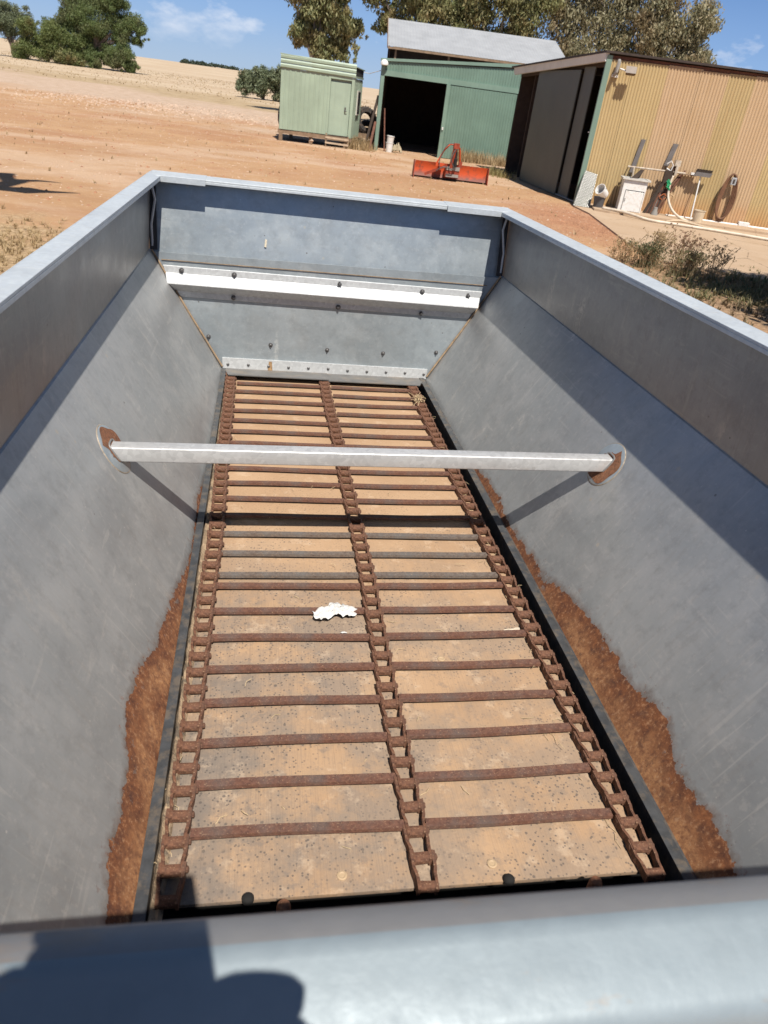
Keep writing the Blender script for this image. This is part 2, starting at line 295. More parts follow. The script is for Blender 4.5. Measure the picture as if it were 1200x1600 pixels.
# ================================================================== GROUND
def ss(a, b, x): t = np.clip((x-a)/(b-a), 0, 1); return t*t*(3-2*t)
def hgt(x, y):
    x = np.asarray(x, float); y = np.asarray(y, float); r = np.hypot(x, y)
    h = .42*ss(75, 120, y)+1.95*ss(120, 430, r)+1.5*ss(430, 1600, r)
    far = ss(60, 200, r)
    h = h+far*(.10*np.sin(x*.021+1)*np.cos(y*.017)+.05*np.sin(x*.06+y*.04))
    h = h+.18*np.exp(-(((x+4.5)/6.)**2+((y-44)/5.)**2))              # low gravel mound
    return h
def H(x, y): return float(hgt(x, y))
def ground_mat():
    t = NT('red_dirt_and_stubble'); sp = t.n('SeparateXYZ'); t.l(t.tc.outputs['Object'], sp.inputs[0]); X, Y = sp.outputs[0], sp.outputs[1]
    n = t.noise(.35, 6, .6); nb = t.noise(1.6, 6, .62); nf = t.noise(14, 5, .65); np_ = t.noise(70, 3, .6); wig = t.math('MULTIPLY', t.math('SUBTRACT', t.noise(.11, 5, .6), .5), 34)
    tr = t.noise(1.1, 6, .68, t.map((.45, 1.3, 1), rot=(0, 0, -.35)), .6)       # wheel-swept streaks
    d = t.mix(t.ramp(n, .33, .68), (.40, .225, .108), (.50, .305, .160))
    d = t.mix(t.math('MULTIPLY', t.ramp(tr, .50, .70), .55), d, (.39, .205, .11))
    d = t.mix(t.math('MULTIPLY', t.ramp(nb, .56, .74), .5), d, (.60, .42, .28))
    d = t.mix(t.math('MULTIPLY', t.ramp(nf, .58, .74), .45), d, (.34, .16, .085))
    d = t.mix(t.math('MULTIPLY', t.ramp(t.noise(4.5, 6, .75, t.map((.6, 1.4, 1))), .54, .66), .45), d, (.36, .19, .11)); d = t.mix(t.math('MULTIPLY', t.ramp(t.noise(7, 6, .8), .56, .66), .4), d, (.76, .58, .42))
    v = t.vor(26); d = t.mix(t.math('MULTIPLY', t.ramp(v.outputs['Distance'], .12, .2, 1, 0), t.ramp(t.noise(2.3, 3), .5, .62)), d, (.60, .43, .32))
    d = t.mix(t.math('MULTIPLY', t.ramp(t.noise(.12, 5, .65), .48, .60), .55), d, (.37, .17, .085)); d = t.mix(t.math('MULTIPLY', t.ramp(t.noise(.2, 6, .7, t.map((.6, 1.2, 1), rot=(0, 0, -.5), loc=(9, 3, 0))), .50, .60), .5), d, (.60, .44, .31))
    # redder loose gravel near the shed slab
    dx = t.math('SUBTRACT', X, 7.2); dy = t.math('SUBTRACT', Y, 17.); rr = t.math('ADD', t.math('POWER', dx, 2), t.math('MULTIPLY', t.math('POWER', dy, 2), .3))
    d = t.mix(t.math('MULTIPLY', t.ramp(t.math('ADD', rr, t.math('MULTIPLY', t.math('SUBTRACT', nb, .5), 5)), .4, 4.5, 1, 0), .7), d, t.mix(t.ramp(nf, .4, .62), (.30, .12, .06), (.47, .235, .13)))
    pg = t.mix(t.ramp(nb, .35, .65), (.44, .31, .21), (.57, .43, .32)); pg = t.mix(t.math('MULTIPLY', t.ramp(nf, .55, .7), .5), pg, (.34, .24, .17))
    gr = t.mix(t.ramp(t.noise(.9, 6, .7), .35, .65), (.34, .235, .13), (.50, .38, .23)); gr = t.mix(t.math('MULTIPLY', t.ramp(nb, .55, .7), .5), gr, (.22, .15, .085))
    st = t.noise(.16, 6, .65, t.map((.25, 1.6, 1), rot=(0, 0, .12))); fi = t.mix(t.ramp(st, .36, .64), (.45, .33, .215), (.58, .465, .325)); fi = t.mix(t.math('MULTIPLY', t.ramp(t.noise(.05, 4), .52, .64), .45), fi, (.44, .31, .19))
    Yl = t.math('ADD', t.math('ADD', Y, t.math('MULTIPLY', X, .62)), wig)   # boundaries run obliquely: dirt reaches further on the left
    a = t.ramp(Yl, 33, 40); b = t.ramp(Yl, 52, 60); c = t.ramp(Yl, 66, 76)
    col = t.mix(a, d, pg); col = t.mix(b, col, gr); col = t.mix(c, col, fi)
    # dry grass litter: lower left, under the weeds
    def spot(cx, cy, r1, k=1.):
        q = t.math('ADD', t.math('POWER', t.math('SUBTRACT', X, cx), 2), t.math('MULTIPLY', t.math('POWER', t.math('SUBTRACT', Y, cy), 2), k))
        return t.ramp(t.math('ADD', t.math('SQRT', q), t.math('MULTIPLY', t.math('SUBTRACT', nb, .5), 3.2)), r1-.5, r1+.5, 1, 0)
    lit = t.mix(t.ramp(nf, .4, .62), (.27, .18, .10), (.58, .44, .26))
    col = t.mix(t.math('MULTIPLY', spot(-4.0, 8.6, 1.7, .5), .8), col, lit); col = t.mix(t.math('MULTIPLY', spot(8.6, 10.4, 2.9, 1.), .85), col, t.mix(t.ramp(nf, .42, .6), (.16, .10, .055), (.42, .28, .16)))
    t.set(Base_Color=col, Roughness=.95); t.bump(t.math('ADD', t.math('ADD', nf, t.math('MULTIPLY', np_, .5)), t.math('MULTIPLY', nb, 1.5)), .55, .05); return t.m
gx = np.unique(np.concatenate([np.linspace(-2500, -200, 24), np.linspace(-200, -30, 35), np.linspace(-30, 45, 76), np.linspace(45, 250, 40), np.linspace(250, 2500, 24)]))
gy = np.unique(np.concatenate([np.linspace(-1500, -30, 12), np.linspace(-30, 60, 91), np.linspace(60, 200, 60), np.linspace(200, 600, 40), np.linspace(600, 3500, 30)]))
XX, YY = np.meshgrid(gx, gy); ZZ = hgt(XX, YY); nx, ny = len(gx), len(gy)
me = bpy.data.meshes.new('ground'); idx = np.arange(nx*ny).reshape(ny, nx)
me.from_pydata(np.stack([XX.ravel(), YY.ravel(), ZZ.ravel()], 1).tolist(), [], np.stack([idx[:-1, :-1].ravel(), idx[:-1, 1:].ravel(), idx[1:, 1:].ravel(), idx[1:, :-1].ravel()], 1).tolist())
me.materials.append(ground_mat()); me.polygons.foreach_set('use_smooth', [True]*len(me.polygons))
gnd = bpy.data.objects.new('ground', me); COL.objects.link(gnd); gnd['kind'] = 'structure'

def scatter(name, n, fn, shape, mat, label, cat, smooth=False):
    """n little shapes joined in one 'stuff' mesh; fn() -> (x,y,size) or None"""
    V = []; F = []
    for _ in range(n):
        p = fn()
        if p is None: continue
        vs, fs = shape(p[2]); b = len(V); z = H(p[0], p[1])
        V += [(v[0]+p[0], v[1]+p[1], v[2]+z) for v in vs]; F += [tuple(b+i for i in f) for f in fs]
    m = bpy.data.meshes.new(name); m.from_pydata(V, [], F); m.materials.append(mat); o = bpy.data.objects.new(name, m); COL.objects.link(o)
    return tag(o, label, cat, kind='stuff')
def stone(s):
    a = [random.uniform(.6, 1.2)*s for _ in range(6)]; t = random.random()*6.28; c, q = math.cos(t), math.sin(t)
    P = [(a[0], 0, 0), (0, a[1]*.8, 0), (-a[2], 0, 0), (0, -a[3]*.8, 0), (0, 0, a[4]*.55), (0, 0, -a[5]*.4)]
    return [(x*c-y*q, x*q+y*c, z) for x, y, z in P], [(0,1,4),(1,2,4),(2,3,4),(3,0,4),(1,0,5),(2,1,5),(3,2,5),(0,3,5)]
def tuft(s, nb=7, w=.006, lean=.45):
    V = []; F = []
    for _ in range(nb):
        a = random.random()*6.28; L = s*random.uniform(.5, 1.2); l = random.uniform(.1, lean)*L; bx, by = random.gauss(0, s*.15), random.gauss(0, s*.15); pw = w*random.uniform(.7, 1.4)
        dx, dy = math.cos(a), math.sin(a); b = len(V)
        V += [(bx-dy*pw, by+dx*pw, 0), (bx+dy*pw, by-dx*pw, 0), (bx+dx*l*.4+dy*pw*.8, by+dy*l*.4-dx*pw*.8, L*.6), (bx+dx*l*.4-dy*pw*.8, by+dy*l*.4+dx*pw*.8, L*.6), (bx+dx*l, by+dy*l, L)]
        F += [(b, b+1, b+2, b+3), (b+3, b+2, b+4)]
    return V, F
M_stone = simple('pale_stone', (.52, .38, .28), .9, .4, 3); M_stoner = simple('red_stone', (.36, .18, .10), .9, .4, 3)
def leafmat(name, cols, trans=.35):
    t = NT(name); g = t.n('NewGeometry'); n = t.noise(.5, 4, .6)
    c = t.mix(t.ramp(g.outputs['Random Per Island'], 0, 1), cols[0], cols[1]); c = t.mix(t.math('MULTIPLY', t.ramp(n, .5, .66), .7), c, cols[2])
    d = t.n('BsdfTranslucent'); mixs = t.n('MixShader'); t.set(Base_Color=c, Roughness=.6); t.l(c, d.inputs[0])
    mixs.inputs[0].default_value = trans; t.l(t.b.outputs[0], mixs.inputs[1]); t.l(d.outputs[0], mixs.inputs[2]); t.l(mixs.outputs[0], t.o.inputs[0]); return t.m
M_dry = leafmat('dry_grass', [(.58, .44, .25), (.38, .26, .13), (.68, .55, .36)]); M_weed = leafmat('weed', [(.14, .15, .06), (.30, .24, .12), (.18, .10, .06)]); M_greenw = leafmat('green_weed', [(.07, .10, .04), (.14, .15, .07), (.2, .2, .1)])

# ================================================================== FEED BIN (the spreader body)
K = .8
Q = Matrix(((0.99988, -0.00884, -0.01293), (0.00904, 0.99985, 0.01488), (0.0128, -0.01499, 0.99981)))
BIN = thing('spreader_bin', (0, 0, 0), 'grey steel hopper body of a chain spreader with flared sides, rusty chains on its floor', 'spreader')
BIN.matrix_world = Matrix.Translation((.3251, 3.9371, 1.6075)) @ Q.to_4x4()
Wh = 1.15; zf = -.4066; xb = .712; zb = -1.1615; yN = -4.61
def P(m, name, mat, **k): return m.build(name, mat, BIN, **k)
T = .008
slv = math.hypot(Wh-xb, zf-zb)
for s, mt in ((-1, M_slopeL), (1, M_slopeR)):
    rx = s*1.15; rb = -1.128 if s < 0 else 1.15; rz = .024 if s < 0 else 0
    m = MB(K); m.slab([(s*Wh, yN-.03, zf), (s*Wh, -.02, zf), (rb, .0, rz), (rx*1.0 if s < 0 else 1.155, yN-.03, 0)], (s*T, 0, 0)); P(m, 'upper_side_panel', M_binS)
    m = MB(K); n = Vector((s*(zb-zf), 0, -(Wh-xb))).normalized(); m.slab([(s*xb, yN+.02, zb), (s*xb, -.03, zb), (s*Wh, -.02, zf), (s*Wh, yN+.02, zf)], n*T*(-1 if n.z > 0 else 1))
    P(m, 'slope_panel', mt, uvf=lambda v, s=s: (v[1], math.hypot(v[0]-s*xb, v[2]-zb)))
# back wall (upper and lower sheet)
m = MB(K); m.slab([(-1.142, -.09, zf-.09), (1.142, -.09, zf-.09), (1.142, .0, 0), (-1.128, .0, .02)], (0, T, 0)); P(m, 'upper_back_panel', M_bin)
m = MB(K); m.slab([(-xb, -.112, zb), (xb, -.112, zb), (1.142, -.096, zf-.012), (-1.142, -.096, zf-.012)], (0, -T*.5, 0)); P(m, 'lower_back_panel', M_bin)
# near wall
m = MB(K); m.box(-1.15, yN-.06, zf-.2, 1.15, yN-.052, -.02); m.slab([(-xb-.02, yN+.02, zb-.1), (xb+.02, yN+.02, zb-.1), (1.15, yN-.05, zf-.2), (-1.15, yN-.05, zf-.2)], (0, -T, 0)); P(m, 'near_end_panel', M_bin)
# rims: folded lips with a short return
def rim_seg(a, b, ia, ib, drop=.022, name='rim'):
    """a,b outer top points; ia, ib inner top points"""
    m = MB(K); a, b, ia, ib = map(Vector, (a, b, ia, ib)); dz = Vector((0, 0, -.007)); up = Vector((0, 0, .0035))
    m.hexa([a+dz, b+dz, ib+dz, ia+dz], [a+up, b+up, ib+up, ia+up])
    e = (ia-a).normalized()*.006
    m.hexa([ia+dz-e, ib+dz-e, ib+dz, ia+dz], [ia-e+Vector((0, 0, -drop)), ib-e+Vector((0, 0, -drop)), ib+Vector((0, 0, -drop)), ia+Vector((0, 0, -drop))])
    o = (a-ia).normalized()*.006
    m.hexa([a+up, b+up, b+up+o, a+up+o], [a+Vector((0, 0, -.055)), b+Vector((0, 0, -.055)), b+o+Vector((0, 0, -.055)), a+o+Vector((0, 0, -.055))])
    return P(m, name, M_rim, bev=.0015)
rim_seg((-1.132, .004, .024), (-1.160, yN-.1, 0), (-1.058, -.10, .016), (-1.085, yN+.03, 0))
rim_seg((1.152, .002, .0), (1.178, yN-.1, 0), (1.058, -.10, -.008), (1.095, yN+.03, -.004))
rim_seg((-1.128, .010, .0275), (1.150, .006, .0035), (-1.05, -.112, .016), (1.05, -.118, -.004))
for s in (-1, 1):      # lapped corner pieces on the back rim
    m = MB(K); x0, x1 = (-1.12, -.80) if s < 0 else (.70, 1.14); z = lambda x: .0105-.0105*x+.006
    m.hexa([(x0, -.126, z(x0)-.012), (x1, -.126, z(x1)-.012), (x1, .014, z(x1)), (x0, .014, z(x0))], [(x0, -.126, z(x0)-.005), (x1, -.126, z(x1)-.005), (x1, .014, z(x1)+.006), (x0, .014, z(x0)+.006)])
    m.hexa([(x0, -.132, z(x0)-.040), (x1, -.132, z(x1)-.040), (x1, -.126, z(x1)-.040), (x0, -.126, z(x0)-.040)], [(x0, -.132, z(x0)-.005), (x1, -.132, z(x1)-.005), (x1, -.126, z(x1)-.005), (x0, -.126, z(x0)-.005)])
    P(m, 'corner_plate', M_rim, bev=.001)
# near rim: rolled box section, smooth
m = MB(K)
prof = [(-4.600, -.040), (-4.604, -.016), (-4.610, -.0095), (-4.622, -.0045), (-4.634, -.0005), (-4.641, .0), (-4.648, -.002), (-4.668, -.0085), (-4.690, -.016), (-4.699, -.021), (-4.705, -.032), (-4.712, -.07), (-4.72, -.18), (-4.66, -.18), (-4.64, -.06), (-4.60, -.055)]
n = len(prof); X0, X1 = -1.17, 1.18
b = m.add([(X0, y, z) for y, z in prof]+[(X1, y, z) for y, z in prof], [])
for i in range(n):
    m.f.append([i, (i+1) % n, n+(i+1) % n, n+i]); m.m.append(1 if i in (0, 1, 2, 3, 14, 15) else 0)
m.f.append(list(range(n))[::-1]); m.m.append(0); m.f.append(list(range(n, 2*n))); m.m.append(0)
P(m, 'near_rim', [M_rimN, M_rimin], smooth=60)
for x in (-.455, .20):                     # black domes standing in for shadow bumps on the floor's near edge
    m = MB(K); m.lathe([(.015, 0), (.015, .008), (.010, .014), (.003, .016)], 14, (x, -3.884, zb)); P(m, 'shadow_bump', M_black, smooth=40)
# sealant beads and corner strips
for s in (-1, 1):
    m = MB(K); m.tube([(s*1.135, -.105, zf), (s*(1.135+.709)/2, -.118, (zf+zb)/2+.004), (s*.712, -.125, zb+.03)], .0065, 6); P(m, 'sealant_bead', M_seal, smooth=40)
    m = MB(K); m.tube([(s*1.12, -.075, -.03), (s*1.105, -.07, -.12), (s*1.132, -.085, -.26), (s*1.13, -.098, zf+.02)], .008, 6); P(m, 'corner_tube', M_bar, smooth=40)
    m = MB(K); m.slab([(s*1.146, -.10, zf), (s*1.146, -.03, -.03), (s*1.10, -.035, -.03), (s*1.10, -.105, zf)], (0, -.004, 0)); P(m, 'corner_strip', simple('dark_gap', (.05, .048, .05), .6) if s < 0 else bpy.data.materials['dark_gap'])
m = MB(K); m.hexa([(-1.08, -.108, zf-.058), (1.05, -.108, zf-.07), (1.05, -.104, zf-.07), (-1.08, -.104, zf-.058)], [(-1.08, -.108, zf-.054), (1.05, -.108, zf-.066), (1.05, -.104, zf-.066), (-1.08, -.104, zf-.054)]); P(m, 'panel_seam', M_seal)
# folded angle bar across the back wall
m = MB(K)
def za(x): return -.0108*x
pr = [(-.105, -.500), (-.112, -.503), (-.112, -.546), (-.172, -.590), (-.176, -.600), (-.113, -.655), (-.113, -.69), (-.105, -.692)]
n = len(pr); xa0 = (-1.085, 1.045); wid = [1.0]*n
vs = []
for xe in (0, 1):
    for (y, z) in pr:
        x = (-1.072+ -0.0 if xe == 0 else 1.03); t_ = (z+.50)/-.19; x = x+(.055*t_ if xe == 0 else -.075*t_); vs.append((x, y, z+za(x)-.004))
m.add(vs, [(i, (i+1) % n, n+(i+1) % n, n+i) for i in range(n)]+[tuple(range(n))[::-1], tuple(range(n, 2*n))]); P(m, 'angle_bar', M_white, bev=.002)
# bolts: one shared mesh
m = MB(K); m.lathe([(.017, 0), (.017, .003), (.0165, .0035)], 12); m.lathe([(.0105, .0035), (.0105, .012), (.008, .014)], 6); m.lathe([(.0045, .014), (.0045, .02)], 6)
bolt = m.mesh('bolt', M_bolt); m = MB(K); m.lathe([(.0095, 0), (.0095, .003), (.006, .006), (.002, .007)], 10); screw = m.mesh('screw', M_bolt)
for p in ((-.959, -.520), (-.632, -.524), (.046, -.533), (.606, -.544), (.924, -.549)): inst('bolt', bolt, BIN, (p[0]*K, -.113*K, (p[1]+.0)*K), (R(90), 0, random.random()))
for p in ((-.637, -.668), (.048, -.684), (.615, -.690)): inst('bolt', bolt, BIN, (p[0]*K, -.114*K, p[1]*K), (R(90), 0, random.random()))
for p in ((-.391, -.968), (-.007, -.981), (.383, -.982), (-.80, -.935), (.76, -.955)): inst('bolt', bolt, BIN, (p[0]*K, -.113*K, p[1]*K), (R(90), 0, 0), (.85,)*3)
# white screwed strip and rubber flap over the floor's far end
m = MB(K); m.slab([(-.712, -.122, -1.152), (.712, -.122, -1.152), (.712, -.122, -1.078), (-.712, -.122, -1.070)], (0, .006, 0)); P(m, 'clamp_strip', M_white, bev=.001)
for i in range(11):
    x = -.675+i*.1365; inst('screw', screw, BIN, (x*K, -.123*K, (-1.112-.004*i/10+random.uniform(-.004, .004))*K), (R(90), 0, 0))
m = MB(K); m.slab([(-.665, -.325, -1.122), (.0, -.325, -1.124), (.0, -.120, -1.150), (-.70, -.120, -1.150)], (0, 0, .006)); m.slab([(-.004, -.33, -1.130), (.625, -.33, -1.130), (.70, -.120, -1.152), (-.004, -.120, -1.153)], (0, 0, .006)); P(m, 'rubber_flap', M_rubber)
m = MB(K); m.slab([(-.408, -.1235, -1.150), (-.375, -.1235, -1.150), (-.380, -.1235, -1.082), (-.400, -.1235, -1.082)], (0, -.0015, 0)); P(m, 'rust_stain', simple('ochre_rust', (.42, .26, .13), .8, .5, 60))
# floor board cut at the rim shadow's edge; well coloured black as its shade
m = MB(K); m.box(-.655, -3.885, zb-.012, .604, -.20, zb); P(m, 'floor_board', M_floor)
m = MB(K); m.box(-.74, yN, zb-.13, .74, -.13, zb-.12); m.box(.735, yN, zb-.12, .745, -.13, zb-.02); m.box(-.745, yN, zb-.12, -.735, -.13, zb-.02); m.box(-.74, -.14, zb-.12, .74, -.13, zb-.02); P(m, 'floor_well', M_black)
m = MB(K)
xs = [-.683, -.676, -.666, -.658, -.650]
vs = []; ys = np.linspace(yN+.6, -.22, 130)
for y in ys:
    for j, x in enumerate(xs): vs.append((x+random.uniform(-.002, .002), y, zb+[-.004, .018, .010, .012, 0][j]+random.uniform(-.003, .004)))
m.add(vs, [(i*5+j, i*5+j+1, (i+1)*5+j+1, (i+1)*5+j) for i in range(129) for j in range(4)]); P(m, 'caked_dirt', M_dirtstrip)
m = MB(K); m.hexa([(-.712, yN, zb-.03), (-.684, yN, zb-.03), (-.684, -.14, zb-.03), (-.712, -.14, zb-.03)], [(-.714, yN, zb+.024), (-.684, yN, zb+.024), (-.684, -.14, zb+.024), (-.714, -.14, zb+.024)]); P(m, 'floor_rail', M_rail, bev=.001)
m = MB(K); m.hexa([(.652, yN, zb-.10), (.712, yN, zb-.03), (.712, -.14, zb-.03), (.652, -.14, zb-.10)], [(.656, yN, zb+.026), (.688, yN, zb+.026), (.688, -.14, zb+.026), (.656, -.14, zb+.026)])
m.hexa([(.690, yN, zb-.02), (.710, yN, zb-.02), (.710, -.14, zb-.02), (.690, -.14, zb-.02)], [(.690, yN, zb+.004), (.710, yN, zb+.004), (.710, -.14, zb+.004), (.690, -.14, zb+.004)]); P(m, 'floor_rail', M_rail, bev=.001)
# slats
p_ = .1547; y0 = -.3941; q_ = .0739
slats = [y0-p_*i for i in range(15)]+[y0-p_*(14+i)-q_ for i in range(8)]
def slat_mesh(x0, x1, seed, mat):
    rr = random.Random(seed); m = MB(K); N = 8; w = .0138; top = .012; vs = []
    ph = rr.random()*6; am = rr.uniform(.0005, .003); tw = rr.uniform(-.003, .003)
    for i in range(N+1):
        x = x0+(x1-x0)*i/N; y = am*math.sin(ph+i*.6)+tw*(i/N-.5)*2; z = am*.4*math.cos(ph*2+i*.9)
        vs += [(x, y-w, z), (x, y+w, z), (x, y+w*.92, z+top), (x, y-w*.92, z+top)]
    fs = [(i*4+k, i*4+(k+1) % 4, i*4+4+(k+1) % 4, i*4+4+k) for i in range(N) for k in range(4)]+[(3, 2, 1, 0), tuple(N*4+k for k in range(4))]
    m.add(vs, fs); return m.mesh('slat', mat)
SL = [[slat_mesh(-.604, -.045, k, mt) for k, mt in enumerate((M_slat, M_slat, M_slat, M_slatg))], [slat_mesh(.012, .548, k+10, mt) for k, mt in enumerate((M_slat, M_slat, M_slat, M_slatg))]]
for i, y in enumerate(slats):
    for sd_ in (0, 1):
        k = 3 if i in (12, 13, 14) else random.randrange(3)
        inst('slat', SL[sd_][k], BIN, (0, (y+random.uniform(-.003, .003))*K, (zb+.012)*K), (random.uniform(-.04, .04), 0, random.uniform(-.008, .008)))
# chain link (pintle type): barrel, two cranked side bars, pin with heads
def link_mesh(seed):
    rr = random.Random(seed); m = MB(K); pt = p_/2
    vs = []; N = 10
    for x in (-.0245, .0245):                     # curved barrel: half round opening away
        for k in range(N+1):
            a = R(-20+220*k/N); vs.append((x, -.0165*math.sin(a)*1.0, .016+.0150*math.cos(a)))
        for k in range(N+1):
            a = R(200-220*k/N); vs.append((x, -.0075*math.sin(a), .016+.0085*math.cos(a)))
    L = 2*N+2; m.add(vs, [(k, (k+1) % L, L+(k+1) % L, L+k) for k in range(L)]+[tuple(range(L))[::-1], tuple(range(L, 2*L))])
    for s in (-1, 1):
        pts = [(.0245, -.016), (.0250, .012), (.0262, .026), (.0305, .044), (.0315, pt+.013)]; h = [.013, .0145, .0125, .0115, .013]
        vs = []
        for (x, y), hh in zip(pts, h):
            for dx, dz in ((-.0045, -1), (.0045, -1), (.0045, 1), (-.0045, 1)): vs.append((s*(x+dx), y, .016+dz*hh))
        m.add(vs, [(i*4+k, i*4+(k+1) % 4, i*4+4+(k+1) % 4, i*4+4+k) for i in range(4) for k in range(4)]+[(3, 2, 1, 0), (16, 17, 18, 19)])
    Mx = Matrix.Rotation(R(90), 3, 'Y'); m.lathe([(.0085, -.037), (.0085, -.035), (.0055, -.035), (.0055, .035), (.0085, .035), (.0085, .041), (.005, .043)], 8, (0, pt, .016), Mx)
    for i, v in enumerate(m.v): m.v[i] = (v[0]*.92+rr.uniform(-.0008, .0008), v[1]+rr.uniform(-.001, .001), v[2]+rr.uniform(-.001, .001))
    return m.mesh('chain_link', M_chain)
LK = [link_mesh(i) for i in range(4)]
for cx, wob in (([(-.60, -.646), (-2.356, -.629), (-4.6, -.643)], 0), ([(-.6, -.030), (-2.344, -.010), (-4.6, -.026)], 1), ([(-.6, .572), (-2.436, .573), (-4.6, .592)], 2)):
    y = -.325-.01*wob; k = 0
    while y > yN+.66:
        x = np.interp(-y, [-c[0] for c in cx], [c[1] for c in cx])+.002*math.sin(y*5+wob*2)
        inst('chain_link', random.choice(LK), BIN, (x*K, y*K, (zb+.001)*K), (random.uniform(-.03, .03), random.uniform(-.06, .06), random.uniform(-.03, .03))); y -= p_/2; k += 1
# twisted spare link lying at the far end of the right chain
# near end: floor end bar and stud bolts
m = MB(K); m.box(-.66, yN+.56, zb-.09, .61, yN+.60, zb-.06); P(m, 'end_bar', M_black)
for x in (-.372, .405):
    m = MB(K); m.lathe([(.017, 0), (.017, .045), (.014, .055), (.006, .060)], 12, (x, -3.935, zb)); P(m, 'stud', M_patch, smooth=40)
m = MB(K); m.lathe([(.013, 0), (.013, .003), (.009, .004), (.006, .0025)], 14); wash = m.mesh('floor_screw', simple('tan_screw', (.50, .36, .22), .6))
for x, y in ((-.224, -3.84), (.169, -3.836), (.20, -3.05), (-.35, -2.55), (-.22, -1.6)): inst('floor_screw', wash, BIN, (x*K, y*K, zb*K))
# cross tube with welded round plates
yc = -2.400; zc = -.690
def slope_pt(s, v, y):   # point on slope at x
    return Vector((s*v, y, zb+(v-xb)*(zf-zb)/(Wh-xb)))
m = MB(K); h = .0295
zt = lambda x: zc+.006*x/.98
yy_ = lambda x: yc+.004*x
xL = xb+(Wh-xb)*((zc-zb)/(zf-zb))
prof = []
for cxx, czz, a0 in ((1, 1, 0), (-1, 1, 90), (-1, -1, 180), (1, -1, 270)):
    for k in range(4):
        a = R(a0+k*30); prof.append((cxx*(h-.006)+.006*math.cos(a), czz*(h-.006)+.006*math.sin(a)))
n = len(prof)
sx_ = lambda z: xb+(Wh-xb)*((z-zb)/(zf-zb))
m.add([(-sx_(zt(-xL)+b_), yy_(-1)+a, zt(-xL)+b_) for a, b_ in prof]+[(sx_(zt(xL)+b_), yy_(1)+a, zt(xL)+b_) for a, b_ in prof], [(i, (i+1) % n, n+(i+1) % n, n+i) for i in range(n)]+[tuple(range(n))[::-1], tuple(range(n, 2*n))]); P(m, 'cross_tube', M_bar, smooth=50)
for s in (-1, 1):
    nrm = Vector((-s*(zf-zb)*1.0, 0, (Wh-xb))).normalized()
    if nrm.z < 0: nrm = -nrm
    c = slope_pt(s, xL, yc); rot = nrm.to_track_quat('Z', 'Y').to_matrix()
    m = MB(K); m.lathe([(.098, -.001), (.098, .007), (.094, .009)], 40, c, rot); o = P(m, 'end_plate', M_bin, smooth=40)
    # rust patch, bare ring and weld fillet on the plate
    m = MB(K); vs = [rot @ Vector((0, 0, .0105))+c]; N = 40
    for k in range(N):
        a = 2*math.pi*k/N; rr_ = (.088+.006*math.sin(5*a)) if math.sin(a*1+(.9 if s < 0 else 2.2)) > -.35 else .050+.01*random.random()
        vs.append(rot @ Vector((rr_*math.cos(a), rr_*math.sin(a), .0100+.0006*random.random()))+c)
    m.add(vs, [(0, 1+k, 1+(k+1) % N) for k in range(N)]); o2 = m.build('rust_patch', M_patch, o)
    m = MB(K); pts = []
    for k in range(17):
        a = 2*math.pi*k/16; dx = (h+.004)*max(-1, min(1, 1.25*math.cos(a))); dz = (h+.004)*max(-1, min(1, 1.25*math.sin(a))); v = xL-dz*0
        zz = zt(s*xL)+dz; vv = xb+(Wh-xb)*((zz-zb)/(zf-zb)); pts.append(Vector((s*vv, yy_(s)+dx, zz))+nrm*.011)
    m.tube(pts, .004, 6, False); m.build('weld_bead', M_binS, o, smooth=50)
    m = MB(K); pts = [rot @ Vector((.099*math.cos(a), .099*math.sin(a), .004))+c for a in np.linspace(0, 2*math.pi, 41)]; m.tube(pts, .003, 5, False); m.build('plate_weld', simple('pale_weld', (.40, .33, .25), .7, .5, 60), o, smooth=50)
# marks on the panels: scraped ovals of bare metal (worn shapes), droppings
M_scr = simple('bare_scrape', (.48, .46, .42), .55, .3, 150, .2, .5, None, .001); M_drop = simple('pale_dropping', (.62, .55, .42), .9, .3, 90, 0, .7, None, .002)
def oval(s, v, y, a, b, ang, mat, name):
    m = MB(K); nrm = Vector((-s*(zf-zb), 0, (Wh-xb))).normalized(); nrm = nrm if nrm.z > 0 else -nrm
    c = slope_pt(s, v, y)+nrm*.0008; t1 = Vector((0, 1, 0)); t2 = nrm.cross(t1); ca, sa = math.cos(ang), math.sin(ang); vs = [c+nrm*.0012]; N = 22
    for k in range(N):
        q = 2*math.pi*k/N; rr_ = random.uniform(.8, 1.15); px, py = a*rr_*math.cos(q), b*rr_*math.sin(q); vs.append(c+t1*(px*ca-py*sa)+t2*(px*sa+py*ca))
    m.add(vs, [(0, 1+k, 1+(k+1) % N) for k in range(N)]); P(m, name, mat)
def loop(s, v, y, a, b, ang, mat=None):
    m = MB(K); nrm = Vector((-s*(zf-zb), 0, (Wh-xb))).normalized(); nrm = nrm if nrm.z > 0 else -nrm
    c = slope_pt(s, v, y)+nrm*.0015; t1 = Vector((0, 1, 0)); t2 = nrm.cross(t1); ca, sa = math.cos(ang), math.sin(ang)
    for sc_ in (1, .5):
        m.tube([c+t1*(a*sc_*math.cos(q)*ca-b*sc_*math.sin(q)*sa)+t2*(a*sc_*math.cos(q)*sa+b*sc_*math.sin(q)*ca) for q in np.linspace(0, 6.28, 22)], .0016, 4, False)
    P(m, 'scrape_mark', mat or M_scr, smooth=50)
loop(-1, .738, -3.695, .022, .009, .6); loop(1, .731, -2.351, .024, .008, -.6); loop(1, .736, -3.666, .024, .008, -.6); loop(-1, .921, -3.721, .02, .008, .6); loop(1, .918, -3.673, .02, .008, -.5)
loop(1, .818, -3.889, .02, .012, .3, M_patch); oval(1, .835, -3.93, .02, .009, .4, M_patch, 'rust_spot'); oval(1, .80, -3.86, .009, .006, .4, M_patch, 'rust_spot')
